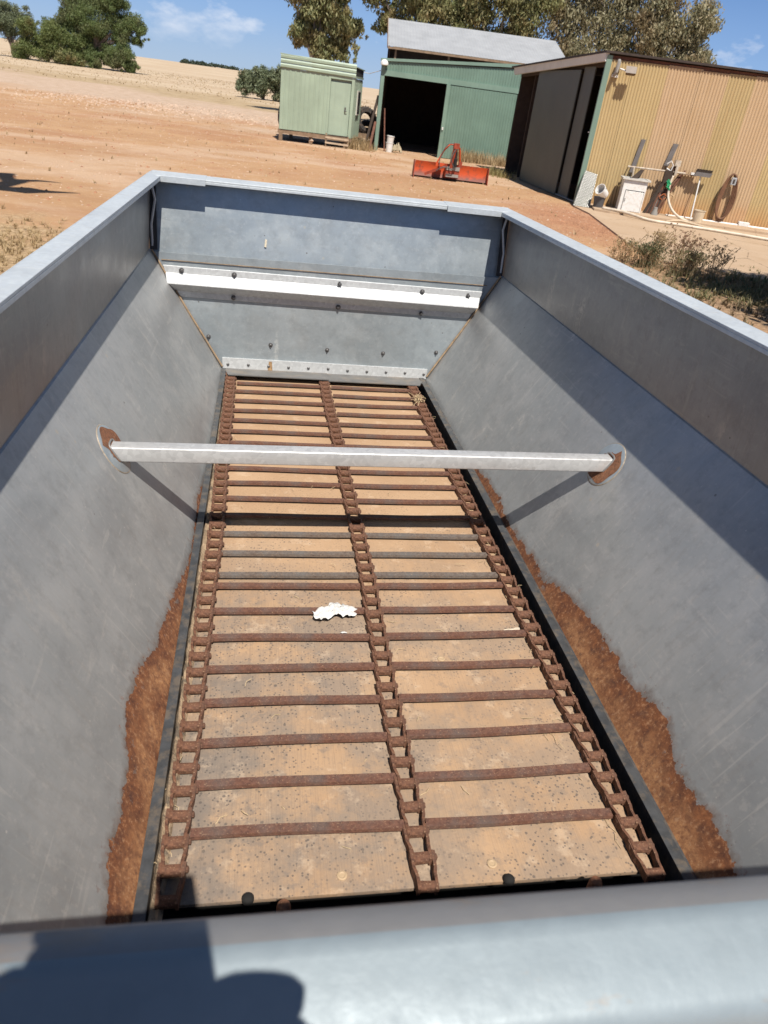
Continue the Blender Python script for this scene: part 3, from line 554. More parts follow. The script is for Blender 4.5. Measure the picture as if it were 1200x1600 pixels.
oval(-1, .856, -3.775, .021, .012, .9, M_drop, 'dropping'); oval(-1, .93, -3.3, .010, .004, .2, M_drop, 'dropping'); oval(-1, .98, -2.98, .006, .003, .2, M_drop, 'dropping')
oval(-1, .80, -3.05, .006, .003, 0, M_drop, 'dropping'); oval(1, .775, -3.42, .008, .005, 0, M_drop, 'dropping')
m = MB(K); m.slab([(-.445, -.060, -.345), (-.432, -.060, -.348), (-.428, -.052, -.305), (-.440, -.050, -.300)], (0, -.012, 0)); P(m, 'dropping', M_drop)
# outside: stiffener posts, chassis and wheels (out of view but real)
for s in (-1, 1):
    for y in (-.35, -1.3, -2.3, -3.3, -4.3): 
        m = MB(K); m.beam((s*1.20, y, -.06), (s*1.20, y, zf), .05, .03); m.beam((s*1.20, y, zf), (s*(xb+.06), y, zb-.03), .05, .03); P(m, 'stiffener', M_rim)
m = MB(K); m.box(-.5, yN, zb-.32, -.4, -.1, zb-.14); m.box(.4, yN, zb-.32, .5, -.1, zb-.14); m.box(-.95, -2.5, zb-.34, .95, -2.38, zb-.24); m.beam((-.45, -.1, zb-.25), (0, .95, zb-.3), .08); m.beam((.45, -.1, zb-.25), (0, .95, zb-.3), .08); P(m, 'chassis', M_rail)
M_tyre = simple('tyre_rubber', (.03, .03, .03), .85, .3, 30, 0, .3, (.2, .12, .07, .5)); M_hub = simple('wheel_rim', (.5, .5, .48), .5)
for s in (-1, 1):
    rot = Matrix.Rotation(R(90), 3, 'Y'); m = MB(K); m.lathe([(.30, -.11), (.44, -.11), (.485, -.08), (.495, 0), (.485, .08), (.44, .11), (.30, .11)], 32, (s*1.02, -2.44, zb-.34), rot); w = P(m, 'wheel', M_tyre, smooth=40)
    m = MB(K); m.lathe([(.0, -.05), (.30, -.05), (.30, .05), (.0, .05)], 24, (s*1.02, -2.44, zb-.34), rot); m.build('wheel_rim', M_hub, w)
# things lying on the floor
def on_floor(x, y, z=0): return BIN.matrix_world @ Vector((x*K, y*K, (zb+z)*K))
def crumple(name, c, sx_, sy_, h, mat, n=14, seed=1):
    rr = random.Random(seed); m = MB(); vs = []
    for i in range(n):
        for j in range(n):
            u = i/(n-1)*2-1; v = j/(n-1)*2-1; q = max(abs(u), abs(v)) or 1; l = math.hypot(u, v) or 1; a = math.atan2(v, u); rad = q*(1+.22*math.sin(2*a+1)+.20*math.sin(3*a+seed)+.13*math.sin(5*a+seed*2)+.07*math.sin(9*a))
            zz = h*(1-q**2)*(.25+.75*rr.random())+h*.45*abs(math.sin(u*7+seed)*math.cos(v*6)); vs.append((u/l*rad*sx_, v/l*rad*sy_, zz+.002))
    m.add(vs, [(i*n+j, i*n+j+1, (i+1)*n+j+1, (i+1)*n+j) for i in range(n-1) for j in range(n-1)])
    o = m.build(name, mat, None, smooth=True); o.location = c; return o
M_rag = simple('white_lint', (.86, .85, .82), .9, .1, 40)
t = NT('white_lint_tr'); M_rag = simple('white_paper', (.70, .69, .665), .85, .15, 60, 0, .5)
o = crumple('paper_scrap', on_floor(-.158, -2.80, .014), .058, .034, .024, M_rag, 16, 3); o.rotation_euler[2] = .1; tag(o, 'torn crumpled white paper scrap lying on the tan floor beside the middle chain', 'paper')
o = crumple('paper_scrap', on_floor(.512, -2.905, .004), .022, .012, .006, simple('cream_paper', (.72, .62, .48), .9), 8, 5); tag(o, 'small cream paper flake on the floor near the right-hand chain', 'paper')
for x, y, l in ((-.205, -2.925, 'tiny white paper crumb just below the big white scrap, left one'), (-.135, -2.905, 'tiny white paper crumb between the big white scrap and the middle chain')):
    o = crumple('paper_crumb', on_floor(x, y, .003), .008, .004, .004, M_rag, 5, 2); tag(o, l, 'paper')
M_straw = simple('straw', (.58, .44, .26), .9)
V_ = MB()
for i in range(190):
    x = random.choice([random.uniform(-.6, .55), random.gauss(-.65, .02), random.gauss(.55, .04)]); y = random.uniform(-3.8, -.4); a = random.random()*6.28; L = random.uniform(.004, .02); c = on_floor(x, y, .016 if random.random() < .3 else .003); d = Vector((math.cos(a), math.sin(a), 0))*L
    V_.tube([c-d, c+Vector((d.y*.3, -d.x*.3, .003)), c+d], .0007, 4)
o = V_.build('chaff', M_straw); tag(o, 'straw chaff scattered over the rusty chain floor', 'chaff', kind='stuff')
wp = MB()
for i in range(26):
    a = i*1.7; c = on_floor(.560+random.gauss(0, .012), -.60+random.gauss(0, .035), .035+random.random()*.015); d = Vector((random.gauss(0, .02), random.gauss(0, .03), random.gauss(0, .01))); wp.tube([c-d, c+d*.2+Vector((0, 0, .006)), c+d], .0012, 4)
o = wp.build('straw_wisp', M_straw); tag(o, 'wisp of pale straw caught on the far end of the right chain', 'straw')

# ================================================================== PHOTOGRAPHER (casts the shadow at the lower left)
M_skin = simple('skin', (.55, .33, .24), .55, .1); M_shirt = simple('work_shirt', (.12, .17, .30), .85); M_jean = simple('trousers', (.08, .09, .12), .85); M_phone = simple('phone_glass', (.02, .02, .022), .25)
ph = thing('phone', (0, 0, 0), 'black smartphone held up over the near rim', 'phone')
rg = Vector(r_); up = Vector(u_); fw = Vector(f_); Cc = Vector((0, 0, 2.08))
m = MB(); a = Cc-fw*.013
for d0, d1, nm in ((.0, .008, 'phone_body'),):
    q = [a+rg*.001+up*.062, a-rg*.074+up*.062, a-rg*.052-up*.095, a+rg*.024-up*.095]; m.slab(q, -fw*.008); m.build('phone_body', M_phone, ph)
def skin_obj(name, pts, edges, rad, mat, parent, sub=2, root=0):
    me = bpy.data.meshes.new(name); me.from_pydata(pts, edges, []); o = bpy.data.objects.new(name, me); COL.objects.link(o); o.parent = parent; me.materials.append(mat)
    sk_ = o.modifiers.new('Skin', 'SKIN'); sk_.use_smooth_shade = True
    for i, v in enumerate(me.skin_vertices[0].data): v.radius = (rad[i], rad[i]*.85) if not hasattr(rad[i], '__len__') else rad[i]; v.use_root = (i == root)
    s_ = o.modifiers.new('Subd', 'SUBSURF'); s_.levels = sub; s_.render_levels = sub; return o
pe = thing('person', (0, 0, 0), 'person in blue shirt and felt hat holding a phone over the near rim', 'person')
hL = Cc-fw*.03-rg*.085-up*.03; hR = Vector((.060, -.036, 1.99))
B = [(-.34, -.50, .98), (-.34, -.44, 1.14), (-.34, -.38, 1.36), (-.33, -.30, 1.54), (-.31, -.20, 1.63), (-.27, -.11, 1.72), (-.26, -.09, 1.82),
     (-.50, -.28, 1.52), (-.40, -.06, 1.74), tuple(hL-up*.06-rg*.03), tuple(hL),
     (-.16, -.36, 1.52), (.04, -.34, 1.66), tuple(hR-up*.06-fw*.07-rg*.03), tuple(hR),
     (-.43, -.50, .93), (-.44, -.56, .5), (-.38, -.64, .10), (-.38, -.52, .05), (-.25, -.50, .93), (-.24, -.56, .5), (-.18, -.64, .10), (-.18, -.52, .05), tuple(hR-rg*.040-up*.02), tuple(hL-up*.05+rg*.01)]
Ed = [(0, 1), (1, 2), (2, 3), (3, 4), (4, 5), (5, 6), (3, 7), (7, 8), (8, 9), (9, 10), (3, 11), (11, 12), (12, 13), (13, 14), (0, 15), (15, 16), (16, 17), (17, 18), (0, 19), (19, 20), (20, 21), (21, 22), (14, 23), (10, 24)]
Rd = [.15, .14, .16, .12, .055, .085, .095, .065, .045, .032, .034, .065, .040, .034, .040, .095, .065, .045, .035, .095, .065, .045, .035, .030, .040]
skin_obj('body', B, Ed, Rd, M_skin, pe)
skin_obj('shirt', [B[0], B[1], B[2], B[3], B[7], B[8], B[11], B[12]], [(0, 1), (1, 2), (2, 3), (3, 4), (4, 5), (3, 6), (6, 7)], [.165, .155, .175, .13, .08, .06, .08, .06], M_shirt, pe)
skin_obj('trousers', [B[0], B[15], B[16], B[17], B[19], B[20], B[21]], [(0, 1), (1, 2), (2, 3), (0, 4), (4, 5), (5, 6)], [.162, .11, .08, .062, .11, .08, .062], M_jean, pe)
for c, sg in ((hL, 1), (hR, -1)):
    for k, (o1, L) in enumerate(((.030, .055), (.012, .065), (-.006, .062), (-.024, .05))):
        b0 = c+up*o1; skin_obj('finger', [b0, b0+rg*sg*L*.35-fw*.006+fw*.012, b0+rg*sg*L*.75+fw*.008, b0+rg*sg*L+fw*(.002 if sg > 0 else -.0)], [(0, 1), (1, 2), (2, 3)], ([.010, .0095, .0085, .007] if sg > 0 else [.014, .014, .013, .011]), M_skin, pe, 1)
    b0 = c-up*.03; skin_obj('thumb', [b0, b0+rg*sg*.02-fw*.02, b0+rg*sg*.045-fw*.02+up*.02], [(0, 1), (1, 2)], [.013, .011, .009], M_skin, pe, 1)
m = MB(); m.lathe([(.175, 1.80), (.18, 1.805), (.105, 1.82), (.10, 1.87), (.07, 1.90), (.0, 1.905)], 20, (-.235, -.066, .05)); m.build('hat', simple('felt_hat', (.25, .18, .11), .9), pe, smooth=40)

# ================================================================== BUILDINGS
def painted(name, col, rough=.5, fade=.25, rust=.0, vert=True):
    t = NT(name); n = t.noise(1.3, 5, .6); st = t.noise(5, 4, .6, t.map((2.2, 2.2, .12)))
    c = t.mix(t.ramp(n, .3, .7), tuple(x*.88 for x in col), tuple(min(1, x*1.1) for x in col)); c = t.mix(t.math('MULTIPLY', t.ramp(st, .5, .7), fade), c, tuple(x*.68 for x in col))
    c = t.mix(t.math('MULTIPLY', t.ramp(t.noise(14, 5, .7), .6, .72), .25), c, tuple(min(1, x*1.3) for x in col))
    if rust: c = t.mix(t.math('MULTIPLY', t.ramp(t.noise(2.4, 6, .7, t.map((1, 1, .4))), .58, .70), rust), c, (.24, .11, .055))
    t.set(Base_Color=c, Roughness=rough); t.bump(t.noise(30, 4), .1, .004); return t.m
M_hut = painted('pale_green_paint', (.335, .42, .315)); M_hutd = painted('pale_green_door', (.345, .43, .33)); M_green = painted('green_steel', (.175, .265, .21), .45, .2); M_greent = painted('green_trim', (.20, .295, .235), .45, .2)
M_zinc = painted('zinc_roof', (.40, .41, .42), .42, .15); M_zincd = painted('weathered_zinc', (.30, .285, .26), .6, .3, .3); M_greys = painted('grey_brown_door', (.105, .112, .092), .55, .3, .15)
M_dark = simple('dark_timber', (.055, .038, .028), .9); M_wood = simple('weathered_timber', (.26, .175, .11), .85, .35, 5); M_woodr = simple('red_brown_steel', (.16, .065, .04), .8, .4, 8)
M_blk = simple('shadow_interior', (.018, .017, .016), .95)
def corr(p0, p1, z0, z1, pitch=.076, amp=.009, spp=4, zt1=None, flat=0, trap=False):
    """corrugated sheet between plan points p0,p1: returns MB; outer side is to the right of p0->p1"""
    p0 = Vector((*p0, 0)); p1 = Vector((*p1, 0)); L = (p1-p0).length; d = (p1-p0)/L; nn = Vector((d.y, -d.x, 0)); m = MB(); vs = []; zt1 = z1 if zt1 is None else zt1
    if trap:
        cuts = []; x = 0
        while x < L: cuts += [(x, 0), (min(x+pitch*.62, L), 0), (min(x+pitch*.72, L), 1), (min(x+pitch*.9, L), 1)]; x += pitch
        cuts.append((L, 0)); cuts = [(a, -amp*2*b) if False else (a, amp*2*b) for a, b in cuts]
    else:
        N = int(L/pitch*spp)+1; cuts = [(L*i/N, amp*math.sin(2*math.pi*L*i/N/pitch)) for i in range(N+1)]
    for a, o in cuts:
        q = p0+d*a+nn*o; zz = z1+(zt1-z1)*a/L; vs += [(q.x, q.y, z0), (q.x, q.y, zz)]
    m.add(vs, [(2*i, 2*i+2, 2*i+3, 2*i+1) for i in range(len(cuts)-1)]); return m

# ---- small pale green hut on bearers
hut = thing('small_hut', (0, 0, 0), 'small pale green steel-clad hut on timber bearers with one door', 'hut')
A0 = Vector((.20, 31.02)); A1 = Vector((2.93, 30.98)); D1 = Vector((3.42, 33.0)); D0 = Vector((.65, 33.1)); zb0, zb1 = .40, .36
def hp(u, off=0): return (A0+(A1-A0)*u+Vector((0, -off)))
for u0, u1 in ((0, .335), (.335, .64)):
    a = hp(u0); b = hp(u1); corr(a, b, .40, 2.42, .19, .006, trap=True, zt1=2.38).build('wall_sheet', M_hut, hut)
for u0, u1, z0, z1 in ((.64, .672, .38, 2.40), (.958, 1.0, .36, 2.36)):
    a = hp(u0); b = hp(u1); m = MB(); m.box(a.x, a.y-.012, z0, b.x, a.y+.03, z1); m.build('door_post', M_hut, hut)
m = MB(); a = hp(.672); b = hp(.958); m.box(a.x, a.y-.015, 2.26, b.x, a.y+.03, 2.40); m.box(a.x, a.y+.10, 2.14, b.x, a.y+.13, 2.26); m.build('door_head', M_hut, hut)
m = MB(); m.box(a.x+.01, a.y+.035, .38, b.x-.01, a.y+.07, 2.16); dr = m.build('door', M_hutd, hut, bev=.004); m = MB(); m.box(b.x-.20, a.y+.0, 1.22, b.x-.15, a.y+.035, 1.38); m.tube([(b.x-.19, a.y-.02, 1.25), (b.x-.10, a.y-.02, 1.25)], .012, 6); m.build('handle', M_rail, dr)
for k in range(3):   # lapped fascia boards (horizontal ribs)
    z = 2.40+k*.145; m = MB(); a = hp(-.01); b = hp(1.005); pr = [(0, 0), (-.03, .02), (-.035, .09), (0, .14)]
    m.add([(a.x, a.y-.03+y, z+zz) for y, zz in pr]+[(b.x, b.y-.03+y, z+zz-.035) for y, zz in pr], [(i, i+1, 5+i, 4+i) for i in range(3)]); m.build('fascia_sheet', M_hut, hut)
corr(A1, D1, .36, 2.36, .19, .006, trap=True, zt1=2.30).build('wall_sheet', M_hut, hut); corr(D1, D0, .4, 2.35, .4, .01).build('wall_sheet', M_hut, hut); corr(D0, A0, .4, 2.40, .4, .01).build('wall_sheet', M_hut, hut)
m = MB(); mid = A1+(D1-A1)*.5; d = (D1-A1).normalized(); nn = Vector((d.y, -d.x)); 
def sidebox(u0, u1, z0, z1, o0, o1, name, mat, par):
    a = A1+(D1-A1)*u0; b = A1+(D1-A1)*u1; m = MB(); m.hexa([(a.x+nn.x*o0, a.y+nn.y*o0, z0), (b.x+nn.x*o0, b.y+nn.y*o0, z0), (b.x+nn.x*o1, b.y+nn.y*o1, z0), (a.x+nn.x*o1, a.y+nn.y*o1, z0)], [(a.x+nn.x*o0, a.y+nn.y*o0, z1), (b.x+nn.x*o0, b.y+nn.y*o0, z1), (b.x+nn.x*o1, b.y+nn.y*o1, z1), (a.x+nn.x*o1, a.y+nn.y*o1, z1)]); return m.build(name, mat, par)
wf = sidebox(.35, .72, 1.15, 1.98, .0, .05, 'window', painted('cream_frame', (.6, .58, .5)), hut); sidebox(.39, .68, 1.2, 1.93, .05, .056, 'pane', simple('dark_glass', (.03, .035, .04), .1), wf)
sidebox(.0, 1.0, 2.36, 2.43, -.02, .03, 'side_trim', M_hut, hut); sidebox(.06, .97, 2.43, 2.70, -.01, .02, 'gable_panel', M_blk, hut)
m = MB(); m.hexa([(A0.x-.05, A0.y-.06, 2.81), (A1.x+.03, A1.y-.06, 2.70), (D1.x+.08, D1.y+.1, 2.66), (D0.x-.05, D0.y+.1, 2.75)], [(A0.x-.05, A0.y-.06, 2.84), (A1.x+.03, A1.y-.06, 2.73), (D1.x+.08, D1.y+.1, 2.69), (D0.x-.05, D0.y+.1, 2.78)]); m.build('roof', M_hut, hut)
m = MB(); m.beam((.15, 31.08, .33), (2.95, 31.04, .29), .10, .14); m.build('bearer', M_wood, hut); m = MB(); m.beam((.6, 33.0, .33), (3.4, 32.9, .29), .10, .14); m.build('bearer', M_wood, hut)
m = MB(); m.box(.22, 31.02, .37, 2.9, 33, .41); m.build('underfloor', M_dark, hut)
for x, y in ((.27, 31.1), (1.42, 31.15), (2.75, 31.1), (.7, 32.95), (3.3, 32.9)): m = MB(); m.box(x-.07, y-.07, -.05, x+.07, y+.07, .27); m.build('stump', M_wood, hut)
stp = thing('door_step', (2.40, 30.80, 0), 'pale timber two-rung step below the hut door', 'step'); m = MB(); m.beam((-.42, 0, 0), (-.42, 0, .46), .05, .05); m.build('leg', M_wood, stp); m = MB(); m.beam((.42, 0, 0), (.42, 0, .42), .05, .05); m.build('leg', M_wood, stp)
M_palew = simple('pale_timber', (.52, .40, .28), .8)
for z in (.14, .32): m = MB(); m.beam((-.45, -.03, z), (.45, -.03, z-.02), .04, .06); m.build('rung', M_palew, stp)
rk = MB(); v_, f0 = stone(.12); rk.add([(x, y, z+.08) for x, y, z in v_], f0); o = rk.build('pale_rock', M_stone); o.location = (1.45, 30.85, .02); o.scale = (1, 1, 1.4); tag(o, 'pale rock beside the middle stump under the hut', 'rock')
# tyres behind hut
def tyre(loc, rot, label):
    t_ = thing('tyre', loc, label, 'tyre', group='old tyres between hut and shed'); t_.rotation_euler = rot
    m = MB(); m.lathe([(.30, -.12), (.44, -.13), (.50, -.08), (.51, 0), (.50, .08), (.44, .13), (.30, .12), (.28, .08), (.28, -.08)], 28); 
    m.f = m.f[:-2]; m.m = m.m[:-2]; n_ = 28
    for k in range(n_): m.f.append([8*n_+k, 8*n_+(k+1) % n_, (k+1) % n_, k]); m.m.append(0)
    m.build('tread', M_tyre, t_, smooth=40)
    m = MB(); 
    for k in range(28): a = 6.283*k/28; m.beam((.505*math.cos(a), .505*math.sin(a), -.09), (.505*math.cos(a+.06), .505*math.sin(a+.06), .09), .03, .025)
    m.build('lug_ring', M_tyre, t_)
tyre((3.75, 33.6, .95), (R(75), 0, R(25)), 'old black tyre leaning on top of the pile right of the hut'); tyre((3.9, 34.1, .45), (R(80), 0, R(10)), 'old black tyre standing low behind the leaning props')
tyre((.42, 33.9, .75), (R(90), 0, R(70)), 'old black tyre showing past the left edge of the hut')
m = MB(); m.box(3.3, 33.3, .30, 4.25, 33.7, .48); o = m.build('timber_block', M_wood); tag(o, 'weathered timber sleeper lying behind the leaning posts', 'timber')
for a, b, w, mt, lb in (((3.55, 31.5, 0), (4.02, 32.3, 1.9), .09, M_dark, 'dark steel prop leaning against the green shed post'), ((3.72, 31.3, 0), (3.95, 31.9, 1.0), .09, M_woodr, 'short red-brown prop leaning beside the dark one'), ((4.42, 31.95, 0), (4.30, 32.2, 1.5), .05, M_woodr, 'rust-red bar leaning just inside the shed opening')):
    m = MB(); m.beam(a, b, w, w*.6); o = m.build('leaning_prop', mt); tag(o, lb, 'post')
# buckets
M_bkt = simple('white_plastic', (.80, .79, .76), .45, .06, 20, 0, 0, (.5, .42, .32, .3)); M_bktg = simple('grey_plastic', (.09, .09, .095), .5)
def bucket(loc, rot, r, h, mat, label, cat='bucket', group=None, name='bucket'):
    t_ = thing(name, loc, label, cat, group=group); t_.rotation_euler = rot
    m = MB(); m.lathe([(r*.82, 0), (r, h*.94), (r*1.06, h*.94), (r*1.06, h), (r*.95, h), (r*.80, .02)], 20); m.build('pail', mat, t_, smooth=35)
    m = MB(); m.tube([(r*math.cos(a)*1.05, .08*r, h*.9-abs(math.sin(a))*r*.9) for a in np.linspace(0, math.pi, 12)], .006, 5); m.build('handle', M_bolt, t_); return t_
bucket((4.60, 31.9, 0), (0, 0, 0), .15, .34, M_bkt, 'white plastic bucket on the ground at the shed opening'); bucket((4.60, 31.9, .28), (.05, .06, 0), .15, .30, M_bkt, 'white plastic bucket standing in another at the shed opening')
o = crumple('feed_bag', (4.92, 32.0, 0), .20, .14, .32, simple('hessian', (.40, .33, .22), .9), 12, 9); tag(o, 'slumped tan bag beside the stacked white buckets', 'bag')

# ---- green machinery shed
gs = thing('green_shed', (0, 0, 0), 'green steel shed with open bay and sliding door in front of a zinc roof', 'shed')
F0 = Vector((3.98, 32.1)); F1 = Vector((9.75, 32.1))
def panel(x0, x1, y, z00, z01, z10, z11, pitch, amp, name, mat, par):   # slanted bottom/top
    m = MB(); vs = []; cuts = []; L = x1-x0; x = 0
    while x < L: cuts += [(x, 0), (min(x+pitch*.6, L), 0), (min(x+pitch*.7, L), amp), (min(x+pitch*.9, L), amp)]; x += pitch
    cuts.append((L, 0))
    for a, o in cuts: u = a/L; vs += [(x0+a, y-o, z00+(z10-z00)*u), (x0+a, y-o, z01+(z11-z01)*u)]
    m.add(vs, [(2*i, 2*i+2, 2*i+3, 2*i+1) for i in range(len(cuts)-1)]); return m.build(name, mat, par)
panel(4.15, 9.62, 32.05, 2.76, 3.06, 2.76, 3.44, .11, .018, 'fascia_sheet', M_green, gs)
m = MB(); m.hexa([(3.95, 31.98, 3.06), (9.78, 31.98, 3.50), (9.78, 32.12, 3.50), (3.95, 32.12, 3.06)], [(3.95, 31.98, 3.15), (9.78, 31.98, 3.62), (9.78, 32.12, 3.62), (3.95, 32.12, 3.15)]); m.build('top_flashing', M_greent, gs)
m = MB(); m.box(4.12, 31.99, 2.60, 9.55, 32.10, 2.78); m.build('door_track', M_greent, gs)
panel(6.72, 9.50, 31.96, .02, 2.57, .02, 2.57, .11, .015, 'sliding_door', M_green, gs)
m = MB(); m.box(6.60, 31.90, .0, 6.74, 31.99, 2.60); m.build('door_stile', M_greent, gs)
m = MB(); m.box(6.63, 31.85, 1.02, 6.68, 31.90, 1.12); m.build('handle', M_bkt, gs)
m = MB(); m.box(4.0, 32.0, 0, 4.14, 32.14, 3.06); m.build('corner_post', M_greent, gs)
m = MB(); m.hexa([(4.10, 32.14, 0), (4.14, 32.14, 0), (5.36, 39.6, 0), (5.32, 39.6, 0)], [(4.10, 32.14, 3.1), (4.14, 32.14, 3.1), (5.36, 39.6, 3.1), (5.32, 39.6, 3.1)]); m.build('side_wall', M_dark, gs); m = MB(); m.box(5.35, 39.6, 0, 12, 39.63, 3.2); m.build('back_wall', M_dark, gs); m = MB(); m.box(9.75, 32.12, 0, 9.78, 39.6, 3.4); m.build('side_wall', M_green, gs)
m = MB(); m.hexa([(4.0, 32.0, 3.10), (9.75, 32.0, 3.52), (9.75, 39.7, 3.52), (5.30, 39.7, 3.10)], [(4.0, 32.0, 3.13), (9.75, 32.0, 3.55), (9.75, 39.7, 3.55), (5.30, 39.7, 3.13)]); m.build('roof', M_zincd, gs)
lf = thing('flood_light', (4.08, 31.93, 2.92), 'white flood light on the left corner of the green shed', 'light'); m = MB(); m.lathe([(.10, 0), (.15, .02), (.15, .10), (.09, .18), (.03, .20)], 14); m.build('lamp_housing', M_bkt, lf, smooth=40); m = MB(); m.beam((0, .1, .08), (0, .02, .08), .04); m.build('bracket', M_greent, lf)
m = MB(); m.tube([(3.35, 32.9, 2.62), (3.62, 32.6, 2.60), (4.0, 32.05, 2.75)], .014, 5); o = m.build('power_cable', M_bkt); tag(o, 'pale cable slung from the hut roof to the green shed', 'cable')
# ---- big zinc roof behind
zs = thing('zinc_roof_shed', (0, 0, 0), 'long shed with a pale zinc roof and dark open front, behind the green one', 'shed')
def roofpt(u, v): return Vector((5.18+u*9.25+v*.55, 39.9+v*5.1, 3.93+u*.12+v*1.42))
npan = 12
for k in range(npan):
    m = MB(); vs = []; sub = 10
    for i in range(sub+1):
        u = (k+i/sub)/npan; o = .016*(i % 2)
        vs += [roofpt(u, 0)+Vector((0, 0, o)), roofpt(u, 1)+Vector((0, 0, o))]
    m.add(vs, [(2*i, 2*i+2, 2*i+3, 2*i+1) for i in range(sub)]); m.build('roof_sheet', M_zinc, zs)
m = MB(); a = roofpt(0, 0); b = roofpt(1, 0); m.beam(a+Vector((0, 0, -.06)), b+Vector((0, 0, -.06)), .08, .09); m.build('eave_beam', M_wood, zs)
m = MB(); m.box(5.3, 40.6, 0, 14.4, 40.7, 3.95); m.build('front_wall', M_dark, zs); m = MB(); m.add([roofpt(0, 0)+Vector((.12, 0, -.1)), roofpt(0, 1)+Vector((.12, 0, -.1)), (5.9, 45, 0), (5.3, 39.9, 0)], [(0, 1, 2, 3)]); m.build('side_wall', M_dark, zs)
m = MB(); a = roofpt(0, 1); b = roofpt(1, 1); m.hexa([a, b, b+Vector((1.2, 5, -1.4)), a+Vector((1.2, 5, -1.4))], [v+Vector((0, 0, .03)) for v in (a, b, b+Vector((1.2, 5, -1.4)), a+Vector((1.2, 5, -1.4)))]); m.build('rear_roof', M_zinc, zs)
m = MB(); m.beam(roofpt(0, 0)+Vector((-.02, 0, 0)), roofpt(0, 1)+Vector((-.02, 0, 0)), .03, .16); m.build('barge_board', M_wood, zs)
for x in (5.6, 8.2, 10.8, 13.4): m = MB(); m.beam((x, 40.1, 3.0), (x, 40.1, 3.92), .09); m.build('post', M_wood, zs)

# ---- workshop with the yellow corrugated end wall
ws = thing('yellow_shed', (0, 0, 0), 'workshop shed with a mustard corrugated end wall and grey sliding doors', 'shed')
A = Vector((8.36, 20.52)); Bp = Vector((13.14, 19.06)); dW = (Bp-A).normalized(); nW = Vector((dW.y, -dW.x))
def wp_(u, off=0.): q = A+dW*u+nW*off; return q
def wall_y(name, ca, cb):
    t = NT(name); n = t.noise(.8, 5, .6); st = t.noise(3.5, 4, .6, t.map((3, 3, .10))); c = t.mix(t.ramp(n, .3, .7), ca, cb)
    c = t.mix(t.math('MULTIPLY', t.ramp(st, .5, .68), .32), c, (.40, .25, .11)); sp = t.n('SeparateXYZ'); t.l(t.tc.outputs['Object'], sp.inputs[0])
    c = t.mix(t.math('MULTIPLY', t.ramp(t.math('ADD', sp.outputs[2], t.math('MULTIPLY', n, .9)), .5, 1.1, .75, 0), .8), c, (.52, .22, .065))   # red dirt splashed on the foot of the wall
    c = t.mix(t.math('MULTIPLY', t.ramp(t.noise(18, 5, .7), .6, .7), .3), c, (.30, .17, .08)); t.set(Base_Color=c, Roughness=.6); return t.m
MY = [wall_y('mustard_sheet', (.46, .34, .165), (.54, .40, .20)), wall_y('apricot_sheet', (.50, .345, .20), (.56, .395, .24)), wall_y('ochre_sheet', (.44, .325, .155), (.51, .375, .19))]
seam = [(-.0, .60, 0), (.60, 1.45, 0), (1.45, 2.28, 1), (2.28, 2.95, 1), (2.95, 3.60, 2), (3.60, 4.45, 1), (4.45, 5.2, 0), (5.2, 6.0, 1), (6.0, 7.0, 2), (7.0, 8.0, 0)]
for i, (a, b, k) in enumerate(seam):
    p0 = wp_(a, .004*(i % 2)); p1 = wp_(b+.02, .004*(i % 2)); corr(p0, p1, .05+.02*(i % 2), 3.44+.015*((i*7) % 3), .078, .012, 6).build('wall_sheet', MY[k], ws, smooth=True)
m = MB(); a = wp_(-.10, .02); b = wp_(.03, .02); m.hexa([(a.x, a.y, 0), (b.x, b.y, 0), (b.x-nW.x*.03, b.y-nW.y*.03, 0), (a.x-nW.x*.03, a.y-nW.y*.03, 0)], [(a.x, a.y, 3.52), (b.x, b.y, 3.52), (b.x-nW.x*.03, b.y-nW.y*.03, 3.52), (a.x-nW.x*.03, a.y-nW.y*.03, 3.52)])
m.box(a.x-.005, a.y, 0, a.x+.02, a.y+.05, 3.52); m.build('corner_trim', M_greent, ws)
e0 = wp_(0, -.05); e1 = wp_(8.0, -.05); m = MB(); m.beam((e0.x, e0.y, 3.48), (e1.x, e1.y, 3.48), .06, .09); m.build('top_beam', M_woodr, ws)
r0 = wp_(-.16, .09); r1 = wp_(8.2, .09)
m = MB(); m.hexa([(r0.x, r0.y, 3.56), (r1.x, r1.y, 3.52), (17.4, 27, 3.55), (8.12, 28.6, 3.30)], [(r0.x, r0.y, 3.61), (r1.x, r1.y, 3.57), (17.4, 27, 3.60), (8.12, 28.6, 3.34)]); m.build('roof', simple('dark_roof', (.05, .035, .028), .7, .3), ws)
# side facing the yard
m = MB(); m.hexa([(8.22, 20.55, 3.38), (8.30, 20.55, 3.38), (8.30, 28.5, 3.10), (8.22, 28.5, 3.10)], [(8.18, 20.55, 3.60), (8.30, 20.55, 3.60), (8.30, 28.5, 3.30), (8.18, 28.5, 3.30)]); m.build('gutter', painted('pale_gutter', (.62, .63, .60)), ws)
m = MB(); m.hexa([(8.45, 20.9, 3.30), (8.52, 20.9, 3.30), (8.52, 28.4, 3.06), (8.45, 28.4, 3.06)], [(8.45, 20.9, 3.42), (8.52, 20.9, 3.42), (8.52, 28.4, 3.16), (8.45, 28.4, 3.16)]); m.build('door_track', M_dark, ws)
def sdoor(y0_, y1_, x, zt_, name='sliding_door'):
    m = MB(); vs = []; N = int((y1_-y0_)/.05)
    for i in range(N+1): y = y0_+(y1_-y0_)*i/N; vs += [(x-.007*(i % 2), y, .02), (x-.007*(i % 2), y, zt_)]
    m.add(vs, [(2*i, 2*i+2, 2*i+3, 2*i+1) for i in range(N)]); m.box(x+.005, y0_, .02, x+.03, y1_, zt_); m.build(name, M_greys, ws)
sdoor(22.45, 26.1, 8.36, 3.22); sdoor(21.62, 22.4, 8.44, 3.30)
